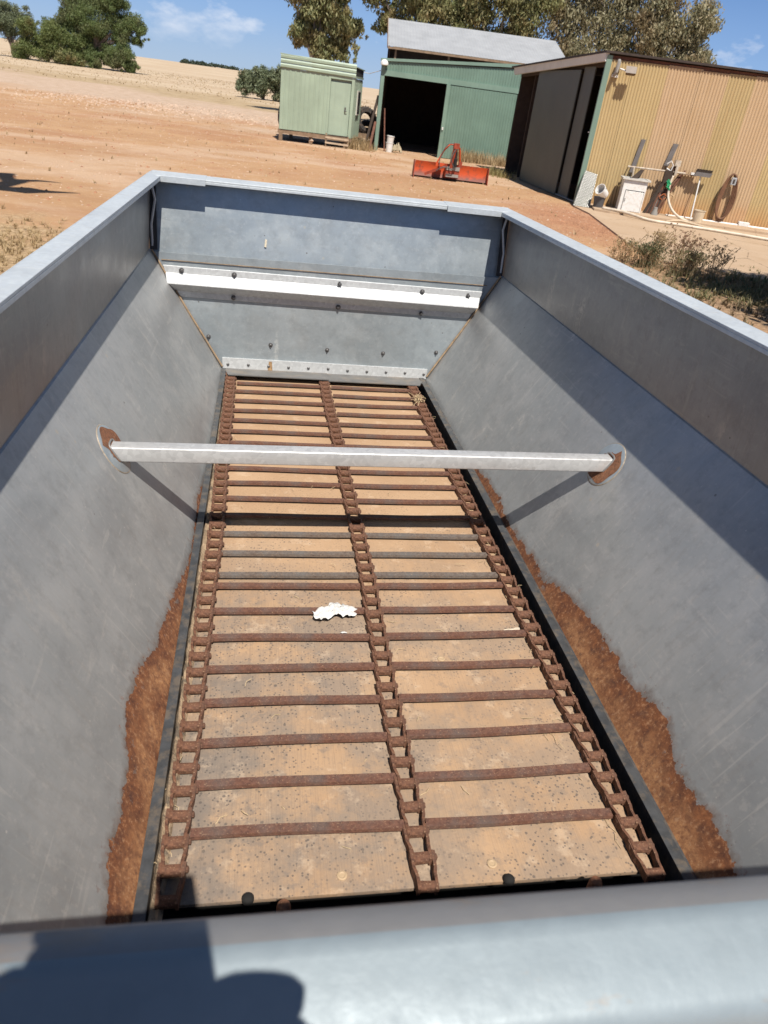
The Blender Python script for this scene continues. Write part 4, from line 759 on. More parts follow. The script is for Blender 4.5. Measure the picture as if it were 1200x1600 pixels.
m = MB(); m.box(8.40, 26.15, 0, 8.46, 26.22, 3.2); m.build('post', M_dark, ws)
m = MB(); m.box(16.9, 18.1, 0, 16.95, 27, 3.5); m.box(8.45, 28.3, 0, 17, 28.35, 3.34); m.box(8.6, 27.2, 0, 17, 27.25, 3.36); m.build('rear_wall', M_dark, ws)
m = MB(); m.box(8.8, 21.2, .9, 10.5, 21.9, .95); m.box(8.8, 21.2, 1.9, 10.5, 21.7, 1.94); m.box(8.8, 21.2, 0, 8.86, 21.3, 2.4); m.build('shelf', M_wood, ws)
o = crumple('shelf_carton', (8.75, 21.1, 1.94), .16, .1, .25, M_bkt, 8, 4); tag(o, 'pale carton on the shelf inside the dark shed doorway', 'box')
m = MB(); m.box(8.52, 20.75, 2.58, 8.60, 20.98, 2.61); m.box(8.50, 21.1, 1.75, 8.6, 21.3, 1.78); o = m.build('pale_batten', M_bkt); tag(o, 'pale battens catching light inside the dark doorway beside the green trim', 'batten')
m = MB(); m.box(8.38, 20.6, .02, 8.44, 26.2, .05); m.build('floor_track', M_zincd, ws)
# wall mounted things
def on_wall(name, u, z, label, cat, off=.03, group=None):
    q = wp_(u, off); o = thing(name, (q.x, q.y, z), label, cat, math.atan2(dW.y, dW.x), group); return o    # local x along wall, -y outwards
fl = on_wall('flood_light', .52, 3.20, 'square flood light under the eave of the yellow wall', 'light'); m = MB(); m.hexa([(-.13, -.30, -.02), (.13, -.30, -.02), (.13, -.22, .13), (-.13, -.22, .13)], [(-.11, -.22, -.07), (.11, -.22, -.07), (.11, -.15, .07), (-.11, -.15, .07)]); m.build('lamp_head', simple('brown_housing', (.16, .11, .075), .5), fl); m = MB(); m.tube([(-.25, .0, .05), (-.25, -.15, .05), (-.1, -.18, .02)], .02, 6); m.build('arm', M_bkt, fl)
pf = on_wall('vent_pipe', .20, 3.12, 'short grey pipe fitting at the top corner of the yellow wall', 'pipe'); m = MB(); m.tube([(0, -.05, .30), (0, -.14, .27), (-.02, -.17, .05), (-.05, -.09, -.02)], .045, 10); m.build('pipe_elbow', M_zincd, pf, smooth=40); m = MB(); m.box(-.1, -.04, -.06, .06, 0, .0); m.build('bracket', M_bkt, pf)
M_plank = simple('grey_plank', (.17, .155, .15), .8, .2, 8)
for u, z0, z1, w, lb in ((1.18, .98, 1.78, .11, 'grey plank fixed to the yellow wall above the white cabinet'), (2.02, 1.25, 1.78, .13, 'shorter grey plank fixed to the yellow wall behind the tap stand')):
    o = on_wall('wall_plank', u, 0, lb, 'plank', .02); m = MB(); m.hexa([(-w/2+.02, -.05, z0), (w/2+.02, -.05, z0), (w/2+.02, 0, z0), (-w/2+.02, 0, z0)], [(-w/2+.12, -.05, z1), (w/2+.12, -.05, z1), (w/2+.12, 0, z1), (-w/2+.12, 0, z1)]); m.build('board', M_plank, o)
# white cabinet/wash trough
cb = on_wall('wash_cabinet', 1.30, .04, 'white laundry cabinet with its door ajar standing on the slab', 'cabinet', .45)
m = MB(); m.box(-.30, -.25, .0, -.27, .25, .80); m.box(.27, -.25, 0, .30, .25, .80); m.box(-.27, .22, 0, .27, .25, .80); m.box(-.27, -.25, .0, .27, .22, .04); m.box(-.27, -.25, .56, .27, -.23, .80); m.box(-.27, -.25, .04, -.22, -.23, .56); m.build('cabinet_body', M_bkt, cb)
m = MB(); m.box(-.21, -.275, .05, .26, -.255, .54); d_ = m.build('cabinet_door', M_bkt, cb, bev=.006); m = MB(); m.box(-.19, -.29, .28, -.17, -.275, .36); m.build('knob', M_zincd, d_)
m = MB(); m.box(-.36, -.30, .80, .36, -.24, .84); m.box(-.36, .22, .80, .36, .30, .84); m.box(-.36, -.24, .80, -.30, .22, .84); m.box(.30, -.24, .80, .36, .22, .84); m.box(-.30, -.24, .60, .30, .22, .62); m.build('trough_top', simple('zinc_top', (.6, .58, .53), .5), cb)
m = MB(); m.hexa([(-.14, -.10, .84), (.02, -.12, .84), (.10, .1, .84), (-.05, .12, .84)], [(.06, -.02, 1.06), (.16, -.02, 1.06), (.16, .02, 1.06), (.06, .02, 1.06)]); o = m.build('shade_bracket', M_dark, cb)
M_cream = simple('grimy_cream', (.56, .48, .38), .6, .3, 8, 0, 0, (.25, .13, .07, .6))
# towel rail, tap stand, hose, broom
rl = on_wall('wall_rail', 1.05, 1.12, 'white horizontal rail on brackets between cabinet and tap stand', 'rail'); m = MB(); m.tube([(0, -.22, 0), (1.5, -.22, .02)], .022, 8); m.build('rail_bar', M_cream, rl); 
for x in (.05, 1.45): m = MB(); m.tube([(x, 0, 0), (x, -.22, 0)], .015, 6); m.build('bracket', M_bkt, rl)
m = MB(); m.tube([(.16, -.24, .0), (.20, -.3, -.45), (.30, -.28, -1.05)], .02, 8); m.build('drop_pipe', M_cream, rl)
ts = on_wall('tap_stand', 2.12, .0, 'cluttered tap stand with leaning black bars and a green hose fitting', 'tap', .25)
m = MB(); m.beam((-.42, -.25, .0), (.08, .05, 1.25), .07, .05); m.build('leaning_bar', M_dark, ts); m = MB(); m.beam((-.30, -.2, .0), (.16, .08, 1.35), .04, .04); m.build('leaning_bar', M_woodr, ts); m = MB(); m.beam((-.22, -.2, .0), (.05, .08, 1.0), .03, .03); m.build('leaning_bar', M_zincd, ts)
m = MB(); m.tube([(.02, -.1, .95), (.10, -.14, .85), (.02, -.16, .78), (.12, -.12, .70), (.0, -.12, .92), (.06, -.15, .75)], .022, 6); m.build('hose_knot', simple('green_plastic', (.02, .30, .12), .5), ts)
m = MB(); m.box(.10, -.02, 1.28, .24, .1, 1.42); m.box(.14, -.06, 1.06, .2, -.0, 1.3); m.build('tap_head', M_cream, ts); m = MB(); m.tube([(-.1, 0, 1.30), (-.02, -.05, 1.38), (.06, 0, 1.28), (.04, 0, 1.15), (-.08, 0, 1.2)], .02, 6); m.build('hook', M_bkt, ts)
for k_ in range(7):
    m = MB(); x_ = -.34+.05*k_; m.tube([(x_, -.24, .0), (x_+.16, -.05, .55+.06*(k_ % 3)), (x_+.34+.02*k_, .12, 1.02+.09*((k_*5) % 4))], .018+.004*(k_ % 3), 6); m.build('rusty_rod', (M_woodr, M_dark, M_chain)[k_ % 3], ts)
m = MB(); m.box(-.10, -.08, .85, .10, .08, 1.16); m.beam((-.2, -.1, .62), (.16, .0, .70), .05); m.build('bracket_block', M_dark, ts)
m = MB(); m.tube([(.08, -.1, .5), (.0, -.12, .45), (-.1, -.12, .52), (.02, -.1, .60), (.09, -.1, .55)], .014, 6); m.build('red_valve', simple('orange_red', (.45, .12, .03), .6), ts)
m = MB(); m.lathe([(.08, 0), (.09, .12), (.05, .22), (.055, .27), (.02, .28)], 12, (-.14, -.38, 0)); m.build('pump_body', M_zincd, ts, smooth=40)
hs1 = on_wall('white_hose', 2.24, .0, 'thick white hose curving from the tap stand down to the slab', 'hose', .25); pts = [(.0, -.05, 1.05), (-.02, -.08, .8), (.03, -.15, .5), (.2, -.3, .24), (.5, -.5, .08), (.9, -.62, .05), (1.3, -.6, .05)]
def smooth_path(P_, n=6):
    P_ = [Vector(p) for p in P_]; out = []
    for i in range(len(P_)-1):
        a, b, c, d = P_[max(i-1, 0)], P_[i], P_[i+1], P_[min(i+2, len(P_)-1)]
        for k in range(n): t = k/n; out.append(.5*((2*b)+(c-a)*t+(2*a-5*b+4*c-d)*t*t+(3*b-a-3*c+d)*t**3))
    out.append(P_[-1]); return out
m = MB(); m.tube(smooth_path(pts), .032, 8); m.build('hose_pipe', simple('cream_hose', (.66, .57, .45), .5), hs1, smooth=True)
m = MB(); m.tube(smooth_path([(.0, -.05, .62), (.16, -.1, .56), (.18, -.14, .3), (.1, -.2, .02)]), .015, 6); m.build('thin_hose', simple('tan_hose', (.50, .33, .17), .5), hs1, smooth=True)
br = on_wall('broom', 2.98, .02, 'broom stood head-up against the yellow wall with white handle', 'broom', .28); m = MB(); m.tube([(.0, -.15, .0), (-.02, .12, 1.12)], .018, 8); m.build('handle', M_bkt, br); m = MB(); m.hexa([(-.20, .02, 1.10), (.20, .02, 1.10), (.20, .10, 1.10), (-.20, .10, 1.10)], [(-.17, .02, 1.20), (.24, .02, 1.20), (.24, .12, 1.20), (-.17, .12, 1.20)]); m.build('broom_head', M_plank, br)
m = MB()
for k in range(26): x = -.18+k*.0155; m.beam((x, .06, 1.2), (x+.02, .06, 1.27), .010, .05)
m.build('bristles', M_dark, br)
sh = on_wall('wall_shelf', 2.42, 1.10, 'thin brown shelf rail left of the broom head', 'shelf'); m = MB(); m.box(0, -.14, 0, .42, 0, .03); m.build('shelf_board', M_wood, sh); m = MB(); m.box(.28, -.17, .03, .45, -.04, .08); m.build('soap_box', M_bkt, sh)
o = bucket((11.06, 18.86, .04), (0, 0, 0), .145, .33, simple('cream_plastic', (.70, .57, .40), .55), 'cream plastic drum standing by the foot of the yellow wall', 'drum', name='drum')
bucket((8.62, 19.72, .04), (0, 0, 0), .15, .30, M_bktg, 'dark grey bucket standing between checker plate and cabinet'); bucket((8.70, 19.66, .40), (R(58), R(-18), R(-50)), .135, .28, M_bkt, 'white bucket tipped on its side on top of the grey bucket')
# hung hose loop on reel
hr = on_wall('hung_hose', 3.78, 0, 'brown hose hung in a long loop on a grey bracket on the yellow wall', 'hose', .05)
M_bh = simple('brown_hose', (.20, .10, .055), .55)
for k in range(4):
    w = .13+.035*k; z0 = .06+.04*k; pts = []
    for a in np.linspace(0, 2*math.pi, 25): zz = (1.28+z0)/2+(1.28-z0)/2*math.cos(a); pts.append((w*math.sin(a)*(1.1-.35*(zz/1.3)), -.05-.02*k, zz))
    m = MB(); m.tube(pts, .022, 6, False); m.build('hose_loop', M_bh, hr, smooth=True)
m = MB(); m.box(-.03, -.16, 1.02, .10, -.10, 1.20); bb = m.build('bracket', M_zinc, hr, bev=.01); m = MB(); m.box(.01, -.166, 1.06, .06, -.16, 1.16); m.build('bracket_slot', M_dark, bb)
pv = on_wall('drain_pipe', 2.38, .06, 'white plastic pipe running along the foot of the yellow wall', 'pipe', .10); m = MB(); m.tube([(0, 0, 0), (5.5, 0, .03)], .042, 10); m.build('pipe_run', M_bkt, pv, smooth=40); m = MB(); m.box(1.92, -.07, -.05, 2.20, .07, .12); m.build('junction_box', M_bkt, pv, bev=.01); m = MB(); m.lathe([(.08, 0), (.09, .03), (.05, .08)], 12, (.02, -.1, -.04)); m.build('pipe_foot', M_bkt, pv, smooth=40)
# checker plate
cp = on_wall('checker_plate', .06, .04, 'silver tread-plate sheet leaning against the corner of the yellow wall', 'plate', .40)
m = MB(); q = [(-.22, -.30, 0), (.22, -.32, 0), (.28, .30, .78), (-.06, .32, .84)]; m.slab(q, (0, -.006, 0)); cpo = m.build('plate_sheet', M_greys, cp)
m = MB()
for i in range(14):
    for j in range(24):
        u = (i+.5)/14; v = (j+.5)/24; a = Vector(q[0]).lerp(Vector(q[1]), u); b = Vector(q[3]).lerp(Vector(q[2]), u); c = a.lerp(b, v)+Vector((0, -.010, 0)); d = Vector((.010, 0, 0)) if (i+j) % 2 else (b-a).normalized()*.012; m.beam(c-d, c+d, .009, .006, (0, 1, .3))
o = m.build('tread_pattern', simple('bright_tread', (.72, .71, .69), .4, .1, 10, .3), cp); o['kind'] = 'stuff'
# concrete apron
def cmat():
    t = NT('concrete'); n = t.noise(.9, 6, .6); f = t.noise(22, 4, .6); c = t.mix(t.ramp(n, .3, .7), (.42, .29, .18), (.49, .36, .245)); c = t.mix(t.math('MULTIPLY', t.ramp(t.noise(2.6, 6, .7, t.map((.6, 1.5, 1))), .55, .68), .35), c, (.36, .23, .14)); c = t.mix(t.math('MULTIPLY', t.ramp(f, .55, .75), .25), c, (.64, .52, .40))
    v = t.vor(.55, 'DISTANCE_TO_EDGE', t.map((1, 1, 0))); c = t.mix(t.math('MULTIPLY', t.ramp(t.math('ADD', v.outputs['Distance'], t.math('MULTIPLY', t.math('SUBTRACT', t.noise(7, 4), .5), .03)), .0, .006, 1, 0), .7), c, (.12, .075, .045)); t.set(Base_Color=c, Roughness=.9); t.bump(f, .3, .01); return t.m
M_con = cmat()
m = MB(); pts = [(8.02, 20.0), (7.95, 18.6), (7.08, 14.2), (6.9, 12.7), (8.3, 11.9), (13, 11.2), (22, 9.8), (22, 17), (8.4, 20.5)]
n = len(pts); m.add([(x, y, -.1) for x, y in pts]+[(x, y, .035) for x, y in pts], [tuple(range(n, 2*n))]+[(i, (i+1) % n, n+(i+1) % n, n+i) for i in range(n)]); o = m.build('pavement', M_con); o['kind'] = 'structure'
m = MB(); a = wp_(.75, 1.35); b = wp_(3.2, 1.05); c = wp_(8, .85); d = wp_(8, .0); e = wp_(.3, .0); f = wp_(.35, 1.2); pts = [f, a, b, c, d, e]; n = 6
m.add([(p.x, p.y, .03) for p in pts]+[(p.x, p.y, .085) for p in pts], [tuple(range(n, 2*n))]+[(i, (i+1) % n, n+(i+1) % n, n+i) for i in range(n)]); o = m.build('pavement', M_con); o['kind'] = 'structure'
for lb, pts, rr_, c in (('long cream poly pipe lying across the concrete apron, nearer the weeds', [(8.60, 19.35, .11), (9.0, 18.9, .12), (9.4, 18.25, .07), (10.0, 17.95, .07), (10.8, 17.62, .07), (11.9, 17.0, .07), (14, 15.9, .07)], .035, (.70, .60, .47)), ('tan hose trailing over the concrete lip beside the cream pipe', [(9.9, 18.3, .07), (10.3, 18.3, .12), (10.9, 17.95, .07), (11.5, 17.45, .07), (12.2, 16.95, .07), (13.5, 16.3, .07)], .028, (.55, .42, .28))):
    m = MB(); m.tube(smooth_path(pts), rr_, 8); o = m.build('ground_pipe', simple('pipe_plastic', c, .5), None, smooth=True); tag(o, lb, 'pipe')

# ---- orange grader blade
gb = thing('grader_blade', (5.25, 23.15, 0), 'orange tractor grader blade with three-point mast parked on the dirt', 'blade', R(-2))
t = NT('orange_paint'); spz = t.n('SeparateXYZ'); t.l(t.tc.outputs['Object'], spz.inputs[0]); c = t.mix(t.ramp(t.noise(6, 6, .7), .52, .66), (.58, .085, .022), (.26, .065, .035)); c = t.mix(t.math('MULTIPLY', t.ramp(t.math('ADD', spz.outputs[2], t.math('MULTIPLY', t.noise(5, 4, .7), .25)), .22, .34, 1, 0), .8), c, (.13, .06, .045)); t.set(Base_Color=c, Roughness=.5); M_or = t.m; M_ord = simple('dark_orange', (.32, .055, .025), .6, .4, 12)
m = MB(); vs = []; N = 8
for x in (-1.08, 1.12):
    for i in range(N+1):
        a = -1.0+1.85*i/N; vs.append((x, -.02+.11*math.cos(a)*1-.07, .05+.40*i/N))
    for i in range(N, -1, -1):
        a = -1.0+1.85*i/N; vs.append((x, .0+.11*math.cos(a)*1-.07, .05+.40*i/N))
L = 2*N+2; m.add(vs, [(k, (k+1) % L, L+(k+1) % L, L+k) for k in range(L)]+[tuple(range(L))[::-1], tuple(range(L, 2*L))]); m.build('mouldboard', M_or, gb, smooth=30)
m = MB(); m.box(-1.10, .0, .0, 1.14, .02, .11); m.build('cutting_edge', M_dark, gb)
for x in (-1.12, 1.13): m = MB(); m.hexa([(x, -.22, .0), (x+.015, -.22, .0), (x+.015, .18, .0), (x, .18, .0)], [(x, -.12, .46), (x+.015, -.12, .46), (x+.015, .10, .46), (x, .10, .46)]); m.build('end_plate', M_ord, gb)
m = MB(); m.box(-.20, -.26, .10, .22, -.04, .36); m.build('pivot_box', M_ord, gb, bev=.01); m = MB(); m.box(-.2, -.28, .30, .22, -.26, .40); m.box(-.18, -.30, .12, .20, -.28, .2); m.build('face_plate', M_zincd, gb)
m = MB(); m.beam((-.05, -.22, .36), (.0, -.30, .98), .09, .12); m.beam((.06, -.10, .36), (.03, -.26, .98), .07, .1); m.box(-.06, -.36, .88, .1, -.2, 1.02); m.build('mast', M_ord, gb)
m = MB(); m.tube([(.04, -.27, .96), (.14, -.22, .9), (.24, -.12, .42)], .030, 8); m.tube([(.0, -.27, .97), (-.16, -.25, .98), (-.32, -.25, .80), (-.50, -.25, .42)], .022, 8); m.build('brace', M_or, gb, smooth=40)
m = MB(); m.beam((-.80, -.22, .12), (-.18, -.34, .42), .07, .07); m.build('side_arm', M_ord, gb); m = MB(); m.box(-.52, -.30, .38, -.26, -.10, .46); m.build('lug_plate', M_or, gb)
m = MB(); m.tube(smooth_path([(.02, -.34, .9), (-.10, -.42, .6), (.02, -.4, .35), (-.3, -.42, .38), (-.5, -.4, .25)]), .014, 6); m.tube(smooth_path([(.0, -.30, 1.0), (-.25, -.32, .96), (-.42, -.34, .6), (-.40, -.38, .3)]), .011, 6); m.build('hydraulic_hose', M_rail, gb, smooth=True)
m = MB(); m.lathe([(.05, .40), (.05, .62), (.03, .64), (.03, .8)], 10, (.05, -.34, 0)); m.build('ram', M_blk, gb); m = MB(); m.box(.18, -.22, .38, .28, -.12, .55); m.build('hitch_pin_block', M_ord, gb)

# ================================================================== VEGETATION
def leaves(name, centres, nper, spread, size, mat, parent, seed=0, droop=0., asp=.35, flat=.8):
    rg_ = np.random.default_rng(seed); R_ = np.array([c[3] for c in centres]); cnt = np.maximum(4, (nper*(R_/R_.mean())**1.9)).astype(int) if nper > 60 else np.full(len(R_), nper); C_ = np.repeat(np.array([c[:3] for c in centres]), cnt, 0); S_ = np.repeat(R_, cnt)
    n = len(C_); d = rg_.normal(size=(n, 3)); d /= np.linalg.norm(d, axis=1)[:, None]; rad = rg_.random(n)**.62
    Pp = C_+d*(rad*S_)[:, None]*np.array([1, 1, flat])*spread
    a = rg_.normal(size=(n, 3)); a[:, 2] -= droop*2.2; a /= np.linalg.norm(a, axis=1)[:, None]; b = rg_.normal(size=(n, 3)); b -= a*(a*b).sum(1)[:, None]; b /= np.linalg.norm(b, axis=1)[:, None]
    s = size*rg_.uniform(.6, 1.4, n)[:, None]; a = a*s; b = b*s*asp
    V = np.stack([Pp-a, Pp+b, Pp+a, Pp-b], 1).reshape(-1, 3); me = bpy.data.meshes.new(name); me.vertices.add(4*n); me.vertices.foreach_set('co', V.ravel().astype(np.float32))
    me.loops.add(4*n); me.loops.foreach_set('vertex_index', np.arange(4*n, dtype=np.int32)); me.polygons.add(n); me.polygons.foreach_set('loop_start', np.arange(0, 4*n, 4, dtype=np.int32)); me.polygons.foreach_set('loop_total', np.full(n, 4, dtype=np.int32))
    me.materials.append(mat); me.update(calc_edges=True); me.validate(); o = bpy.data.objects.new(name, me); COL.objects.link(o); o.parent = parent; return o
L_pep = leafmat('pepper_leaf', [(.075, .12, .035), (.22, .27, .10), (.20, .19, .10)], .3); L_euc = leafmat('gum_leaf', [(.14, .165, .06), (.38, .36, .17), (.33, .22, .10)], .3); L_euc2 = leafmat('olive_gum_leaf', [(.17, .17, .09), (.44, .39, .24), (.32, .22, .12)], .3)
L_grey = leafmat('grey_leaf', [(.13, .17, .09), (.27, .30, .18), (.18, .17, .09)], .3); L_far = leafmat('far_leaf', [(.05, .075, .05), (.07, .095, .065), (.08, .08, .05)], .2)
M_bark = simple('bark', (.16, .12, .09), .9, .4, 3); M_barkl = simple('pale_bark', (.36, .30, .24), .85, .4, 2)
def tree(name, x, y, label, cat, blobs, leafm, bark, tr, nper=420, lsize=.16, seed=0, droop=.4, stems=1, group=None, spread=1.15, sub=13, asp=.35, z=None):
    """blobs: (dx, dz, r, dy) big masses; each broken into sub clumps"""
    z = H(x, y) if z is None else z; t_ = thing(name, (x, y, z), label, cat, group=group); rr = random.Random(seed); cl = []; m = MB(); lim = []
    for (dx, dz, r, dy) in blobs:
        for k in range(sub):
            a, b = rr.random()*6.28, rr.uniform(-1, 1); q = rr.random()**.5; c = (dx+r*.85*q*math.cos(a)*math.sqrt(1-b*b), dy+r*.85*q*math.sin(a)*math.sqrt(1-b*b), dz+r*.8*q*b, r*rr.uniform(.30, .62)); cl.append(c)
            if k < 3: lim.append(c)
    for (dx, dz, r, dy) in blobs:
        for k in range(5):
            a, b = rr.random()*6.28, rr.uniform(-.7, .9); q = rr.uniform(.95, 1.35); cl.append((dx+r*q*math.cos(a)*math.sqrt(1-b*b), dy+r*q*math.sin(a)*math.sqrt(1-b*b), dz+r*.9*q*b-(.25*r if droop > .5 else 0), r*rr.uniform(.14, .26)))
    top = max(b[1] for b in blobs)
    for s_ in range(stems):
        lean = rr.uniform(-.3, .3) if stems > 1 else 0; m.tube([(lean*.3, 0, -.1), (lean, 0, top*.25), (lean*2+rr.uniform(-.2, .2), 0, top*.55)], [tr, tr*.75, tr*.5], 8)
    m.build('trunk', bark, t_, smooth=40)
    m = MB()
    for (dx, dz, r, dy) in blobs: m.tube([(0, 0, top*.25), (dx*.5, dy*.5, top*.25+(dz-top*.25)*.62), (dx, dy, dz)], [tr*.45, tr*.28, tr*.12], 6)
    for c in lim: b_ = min(blobs, key=lambda q: (q[0]-c[0])**2+(q[1]-c[2])**2+(q[3]-c[1])**2); m.tube([(b_[0], b_[3], b_[1]), (c[0], c[1], c[2])], [tr*.14, tr*.05], 5)
    m.build('limb', bark, t_, smooth=40)
    leaves('crown', cl, int(nper*.48), spread, lsize, leafm, t_, seed, droop, asp); return t_
# left group, y~110
tree('pepper_tree', -22.0, 108, 'large dark green drooping pepper tree, the biggest tree at left', 'tree',
     [(-1.2, 4.2, 2.2, 0), (1.2, 5.4, 2.4, .5), (-1.6, 6.6, 2.0, 0), (1.8, 7.6, 2.0, 0), (3.3, 4.6, 1.6, 0), (4.6, 5.2, 1.3, 0), (3.0, 2.0, 1.5, -.5), (1.6, 1.6, 1.3, 0), (-3.2, 4.4, 1.3, 0), (5.2, 3.6, .8, 0), (0, 2.9, 1.5, 1), (3.4, 7.2, 1.2, 0), (-.6, 1.8, 1.0, 0), (4.2, .9, 1.1, 0), (2.4, .8, 1.1, -.4), (5.6, 4.6, .9, 0), (-2.4, 2.6, 1.2, 0), (.2, .9, 1.2, -.8), (-1.8, 1.0, 1.1, -.5), (3.4, 3.4, 1.2, -.4)], L_pep, M_bark, .38, 900, .10, 3, .7, 2, asp=.3)
tree('shrub', -27.2, 107, 'rounded olive green shrub left of the big pepper tree', 'shrub', [(-.8, 1.5, 1.7, 0), (1.2, 1.5, 1.7, 0), (.2, 3.2, 1.6, 0), (2.6, 1.0, 1.3, 0), (-2.0, 1.3, 1.3, 0), (-1.8, 3.4, 1.3, 0), (1.6, 2.9, 1.1, 0), (2.9, 2.0, 1.3, 0), (-2.9, .9, 1.2, 0), (3.4, .7, 1.1, 0)], leafmat('olive_leaf', [(.11, .16, .045), (.24, .27, .10), (.24, .20, .08)], .3), M_bark, .12, 700, .09, 4, .2, 3)
tree('shrub', -24.8, 106.6, 'low yellowish shrub at the foot of the pepper tree', 'shrub', [(0, .8, 1.0, 0), (.9, .7, .8, 0), (-1.0, .9, .9, 0)], L_euc, M_bark, .08, 320, .12, 6, .2, 2)
tree('small_tree', -31.6, 109, 'grey-green bushy-headed small tree with bare forked stem at far left', 'tree', [(-.6, 4.2, 1.6, 0), (.9, 4.0, 1.5, 0), (0, 3.0, 1.4, 0), (-2.0, 3.4, 1.4, 0), (1.6, 2.8, 1.1, 0), (-1.0, 5.0, 1.1, 0)], L_grey, M_bark, .16, 700, .09, 7, .4, 2)
tree('shrub', -1.1, 80, 'green bush beyond the gravel, left of the hut', 'shrub', [(-1.2, 1.6, 1.1, 0), (.4, 1.9, 1.2, 0), (1.4, 2.0, 1.1, 0), (-.4, 1.0, 1.0, 0), (1.6, .8, .9, 0), (-1.7, .9, .8, 0)], L_grey, M_bark, .1, 330, .12, 8, .2, 3)
# gum behind the hut
tree('gum_tree', 2.7, 56, 'olive gum tree towering behind the hut with hanging outer sprays', 'tree', [(-.8, 7.4, 1.6, 0), (1.0, 7.0, 1.7, 0), (-2.6, 7.6, 1.0, 0), (-.2, 5.4, 1.4, 0), (1.3, 5.2, 1.2, 0), (-1.0, 4.6, .9, 0), (2.6, 8.3, 1.3, 0), (0, 9.6, 2.2, 0), (1.7, 4.1, .7, 0), (-2.4, 9.6, 1.5, 0), (2.4, 5.5, .7, 0), (.3, 4.0, 1.0, 0)], L_euc, M_barkl, .28, 420, .13, 10, .8, 1, 'gum trees behind the sheds')
tree('gum_tree', 9.2, 58, 'gum tree behind the left end of the zinc roof', 'tree', [(-2.6, 8.0, 1.3, 0), (-.6, 7.6, 1.6, 0), (1.4, 7.4, 1.8, 0), (-1.6, 6.2, 1.1, 0), (0, 5.6, 1.3, 0), (2.2, 5.8, 1.5, 0), (0, 9.8, 2.0, 0), (3.6, 7.3, 1.5, 0), (-3.6, 9.4, 1.2, 0)], L_euc, M_barkl, .28, 420, .13, 12, .7, 1, 'gum trees behind the sheds')
tree('gum_tree', 15.0, 57, 'dense gum tree behind the middle of the zinc roof', 'tree', [(-1.8, 7.8, 1.8, 0), (.8, 8.2, 1.9, 0), (-.8, 6.0, 1.6, 0), (1.6, 6.3, 1.5, 0), (0, 10, 2.2, 0), (2.6, 8.6, 1.2, 0)], L_euc, M_barkl, .28, 420, .13, 13, .7, 1, 'gum trees behind the sheds')
tree('gum_tree', 21.3, 58, 'tall brownish-olive gum tree left of centre behind the yellow shed', 'tree', [(-1.8, 8.0, 1.9, 0), (.9, 9.0, 2.2, 0), (-.6, 6.2, 1.8, 0), (2.0, 6.6, 1.7, 0), (0, 11, 2.2, 0), (-2.6, 10, 1.5, 0), (2.8, 9.3, 1.5, 0)], L_euc2, M_barkl, .28, 430, .13, 14, .7, 1, 'gum trees behind the sheds')
tree('gum_tree', 27.3, 57, 'round-headed olive gum tree at the right end of the row', 'tree', [(-2.0, 7.4, 2.1, 0), (.6, 8.0, 2.1, 0), (2.0, 6.2, 1.9, 0), (-.6, 5.8, 1.8, 0), (-1.6, 9.6, 1.6, 0), (3.1, 4.9, 1.2, 0), (1.4, 4.6, 1.4, 0), (2.0, 8.8, 1.2, 0)], L_euc2, M_barkl, .28, 440, .13, 15, .7, 1, 'gum trees behind the sheds')
# off-frame gum on the right that shades the weeds
tree('shade_tree', 9.0, 7.2, 'spreading tree beside the bin on the right, shading the weeds', 'tree', [(-.6, 5.2, 1.5, 0), (1.3, 5.6, 1.7, .6), (-1.0, 4.6, 1.0, -.8), (2.8, 5.1, 1.3, 0), (.2, 6.6, 1.3, 0)], L_euc, M_barkl, .16, 420, .12, 16, .6, 1)
# far tree line on the horizon
V_ = []
for i in range(46):
    x = -43+i*.57+random.uniform(-.3, .3); y = 400+random.uniform(-4, 4); V_.append((x, y, H(x, y)+random.uniform(.3, .9), random.uniform(.7, 1.5)))
o = leaves('distant_woods', V_, 90, 1., .30, L_far, None, 17, 0, .7, .8); tag(o, 'thin dark line of scrub along the horizon left of the hut', 'trees', kind='stuff')
# unseen form added at left, shaped to throw the shadow on the dirt
dp = thing('shadow_form', (-4.35, 12.0-.0, 0), 'unseen form added off to the left to cast a shadow', 'post'); dp.location = (-3.35, 8.1, 0) ; dp.location = (-3.95, 11.0, 0)
# shadow tip sits at base + .0718*h in -x, + .598*h in +y
def sh(xg, yg, h): return (xg+.0718*h, yg-.598*h, h)
dp.location = (0, 0, 0)
m = MB(); m.tube([(-4.9, 8.6, 0), (-4.7, 8.75, 3.2), sh(-4.35, 14.35, 8.6)], [.30, .26, .17], 8); m.build('stem', M_bark, dp)
m = MB(); m.tube([sh(-4.40, 14.1, 8.3), sh(-4.62, 14.6, 8.8), sh(-4.80, 15.1, 9.1)], [.15, .15, .20], 6); m.build('caster_arm', M_bark, dp); m = MB(); m.tube([sh(-4.36, 14.4, 8.6), sh(-4.1, 14.62, 8.9), sh(-3.72, 14.66, 9.0)], [.15, .09, .02], 6); m.build('caster_arm', M_bark, dp)
m = MB(); m.tube([sh(-4.5, 13.3, 7.5), sh(-4.15, 13.42, 7.6), sh(-3.95, 13.46, 7.6), sh(-3.7, 13.52, 7.6), sh(-3.2, 13.72, 7.7)], [.10, .22, .28, .12, .02], 8); m.build('caster_arm', M_bark, dp)
dp.name = 'shadow_caster'; dp['label'] = 'unseen caster added off to the left, its arms shaped to throw the shadow on the dirt'; dp['category'] = 'tree'
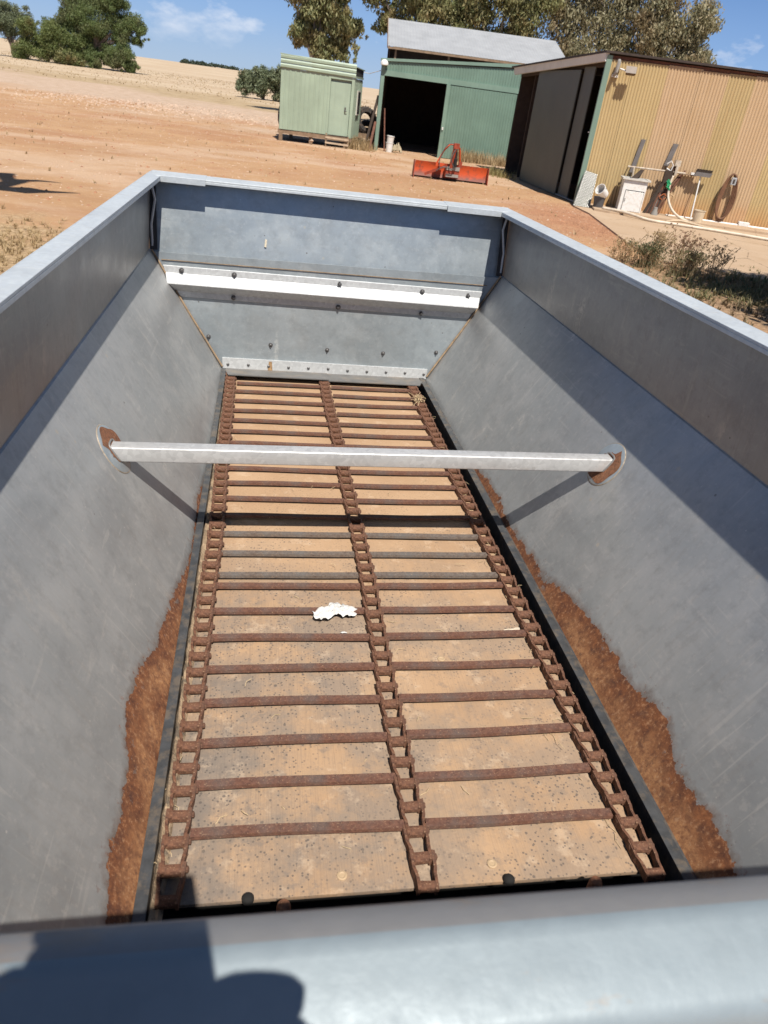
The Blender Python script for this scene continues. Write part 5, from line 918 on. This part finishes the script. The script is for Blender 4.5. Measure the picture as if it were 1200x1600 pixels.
# grasses, weeds, stones
def rect(x0, x1, y0, y1, s0, s1, cond=None):
    def f():
        x, y = random.uniform(x0, x1), random.uniform(y0, y1)
        if cond and not cond(x, y): return None
        return x, y, random.uniform(s0, s1)
    return f
def gauss(cx, cy, sx_, sy_, s0, s1): return lambda: (random.gauss(cx, sx_), random.gauss(cy, sy_), random.uniform(s0, s1))
scatter('gravel', 5200, rect(-14, 9, 12, 46, .012, .035), stone, M_stone, 'pale pebbles scattered on the red dirt yard', 'gravel')
scatter('gravel', 2600, lambda: (random.gauss(7.3, .8), random.gauss(16.8, 1.7), random.uniform(.012, .035)), stone, M_stoner, 'red gravel beside the concrete apron', 'gravel')
scatter('stones', 900, rect(-12, 9, 12, 44, .03, .06), stone, M_stoner, 'larger red-brown stones loose on the yard', 'stones')
scatter('dry_grass', 260, rect(-13, 7, 14, 44, .04, .10), lambda s: tuft(s, 6, .008, 1.2), M_dry, 'tiny dry tufts dotted over the yard', 'grass')
scatter('rubble', 1500, lambda: (random.gauss(-5.5, 3.4), random.gauss(41.5, 2.2), random.uniform(.03, .09)), stone, M_stone, 'loose pale rubble on the low mound in the yard', 'rubble')
scatter('dry_grass', 900, gauss(-3.5, 9.0, .75, .8, .03, .09), lambda s: tuft(s, 9, .004, 2.2), M_dry, 'straw-coloured dry grass left of the bin', 'grass')
scatter('dry_grass', 500, rect(7.3, 9.35, 31.2, 31.9, .12, .5), lambda s: tuft(s, 5, .008, .4), M_dry, 'dry grass along the foot of the green sliding door', 'grass')
scatter('dry_grass', 260, lambda: (random.gauss(3.3, .25), random.gauss(31.3, .3), random.uniform(.15, .5)), lambda s: tuft(s, 5, .010, .4), M_dry, 'dry grass between the hut and the leaning props', 'grass')
scatter('dry_grass', 200, lambda: (random.gauss(7.8, .2), random.gauss(27.2, .6), random.uniform(.06, .28)), lambda s: tuft(s, 5, .008, .5), leafmat('mixed_grass', [(.30, .26, .10), (.45, .36, .17), (.2, .2, .08)]), 'sparse green-gold grass near the workshop door', 'grass')
scatter('stubble', 7000, rect(-60, 50, 70, 150, .03, .10), lambda s: tuft(s, 3, .04, 1.2), M_dry, 'dry stubble over the far paddock', 'stubble')
scatter('leaf_litter', 2600, lambda: (random.gauss(8.4, 1.2), random.gauss(10.3, .9), random.uniform(.03, .12)), lambda s: tuft(s, 5, .008, 1.3), M_weed, 'leaf litter and low dry weeds in the dappled shade at right', 'litter')
scatter('low_weeds', 420, lambda: (random.gauss(9.2, .9), random.gauss(10.9, .35), random.uniform(.04, .14)), lambda s: tuft(s, 8, .012, 1.2), M_greenw, 'dark green low weeds in the shade beside the concrete', 'weeds')
def weed(cx, cy, h, n, seed, label, mat, lw=.004):
    rr = random.Random(seed); t_ = thing('weed_clump', (cx, cy, 0), label, 'weed', group='dry weeds beside the apron'); m = MB(); tips = []
    for i in range(n):
        a = rr.random()*6.28; l = rr.uniform(.15, .5)*h; hh = h*rr.uniform(.45, 1.1); b = (rr.gauss(0, .10), rr.gauss(0, .10)); e = (b[0]+l*math.cos(a), b[1]+l*math.sin(a), hh); md = (b[0]+l*.4*math.cos(a), b[1]+l*.4*math.sin(a), hh*.55); m.tube([(b[0], b[1], 0), md, e], [lw, lw*.8, lw*.5], 4, False)
        for q in range(3): u = rr.uniform(.4, 1); a2 = rr.random()*6.28; p = Vector(md).lerp(Vector(e), u); p2 = p+Vector((math.cos(a2)*.08, math.sin(a2)*.08, .09))*rr.uniform(.5, 1.2); m.tube([p, p2], [lw*.6, lw*.4], 3, False); tips.append((p2.x, p2.y, p2.z, .025))
        tips.append((*e, .03)); tips.append((md[0], md[1], md[2]*.6, .06))
    m.build('stems', M_dry, t_); leaves('leaves', tips, 5, 1., .015, mat, t_, seed, 0, .5); return t_
weed(6.55, 12.2, .52, 60, 1, 'tallest straw-coloured weed clump with seed heads, nearest the red gravel', M_dry); weed(7.0, 12.05, .58, 50, 2, 'reddish seeded weed clump in the middle of the weeds', leafmat('red_weed', [(.30, .14, .09), (.20, .13, .07), (.35, .25, .14)])); weed(6.35, 12.0, .34, 70, 3, 'low dark green weed clump against the bin rim', M_greenw); weed(7.5, 11.8, .5, 30, 4, 'sparse dry weed stalks at the right of the clump', M_dry); weed(6.9, 11.6, .34, 70, 5, 'low brown weed clump under the tall stalks', M_weed)
weed(6.1, 12.4, .3, 40, 6, 'small golden weed tuft at the end of the red gravel', M_dry)
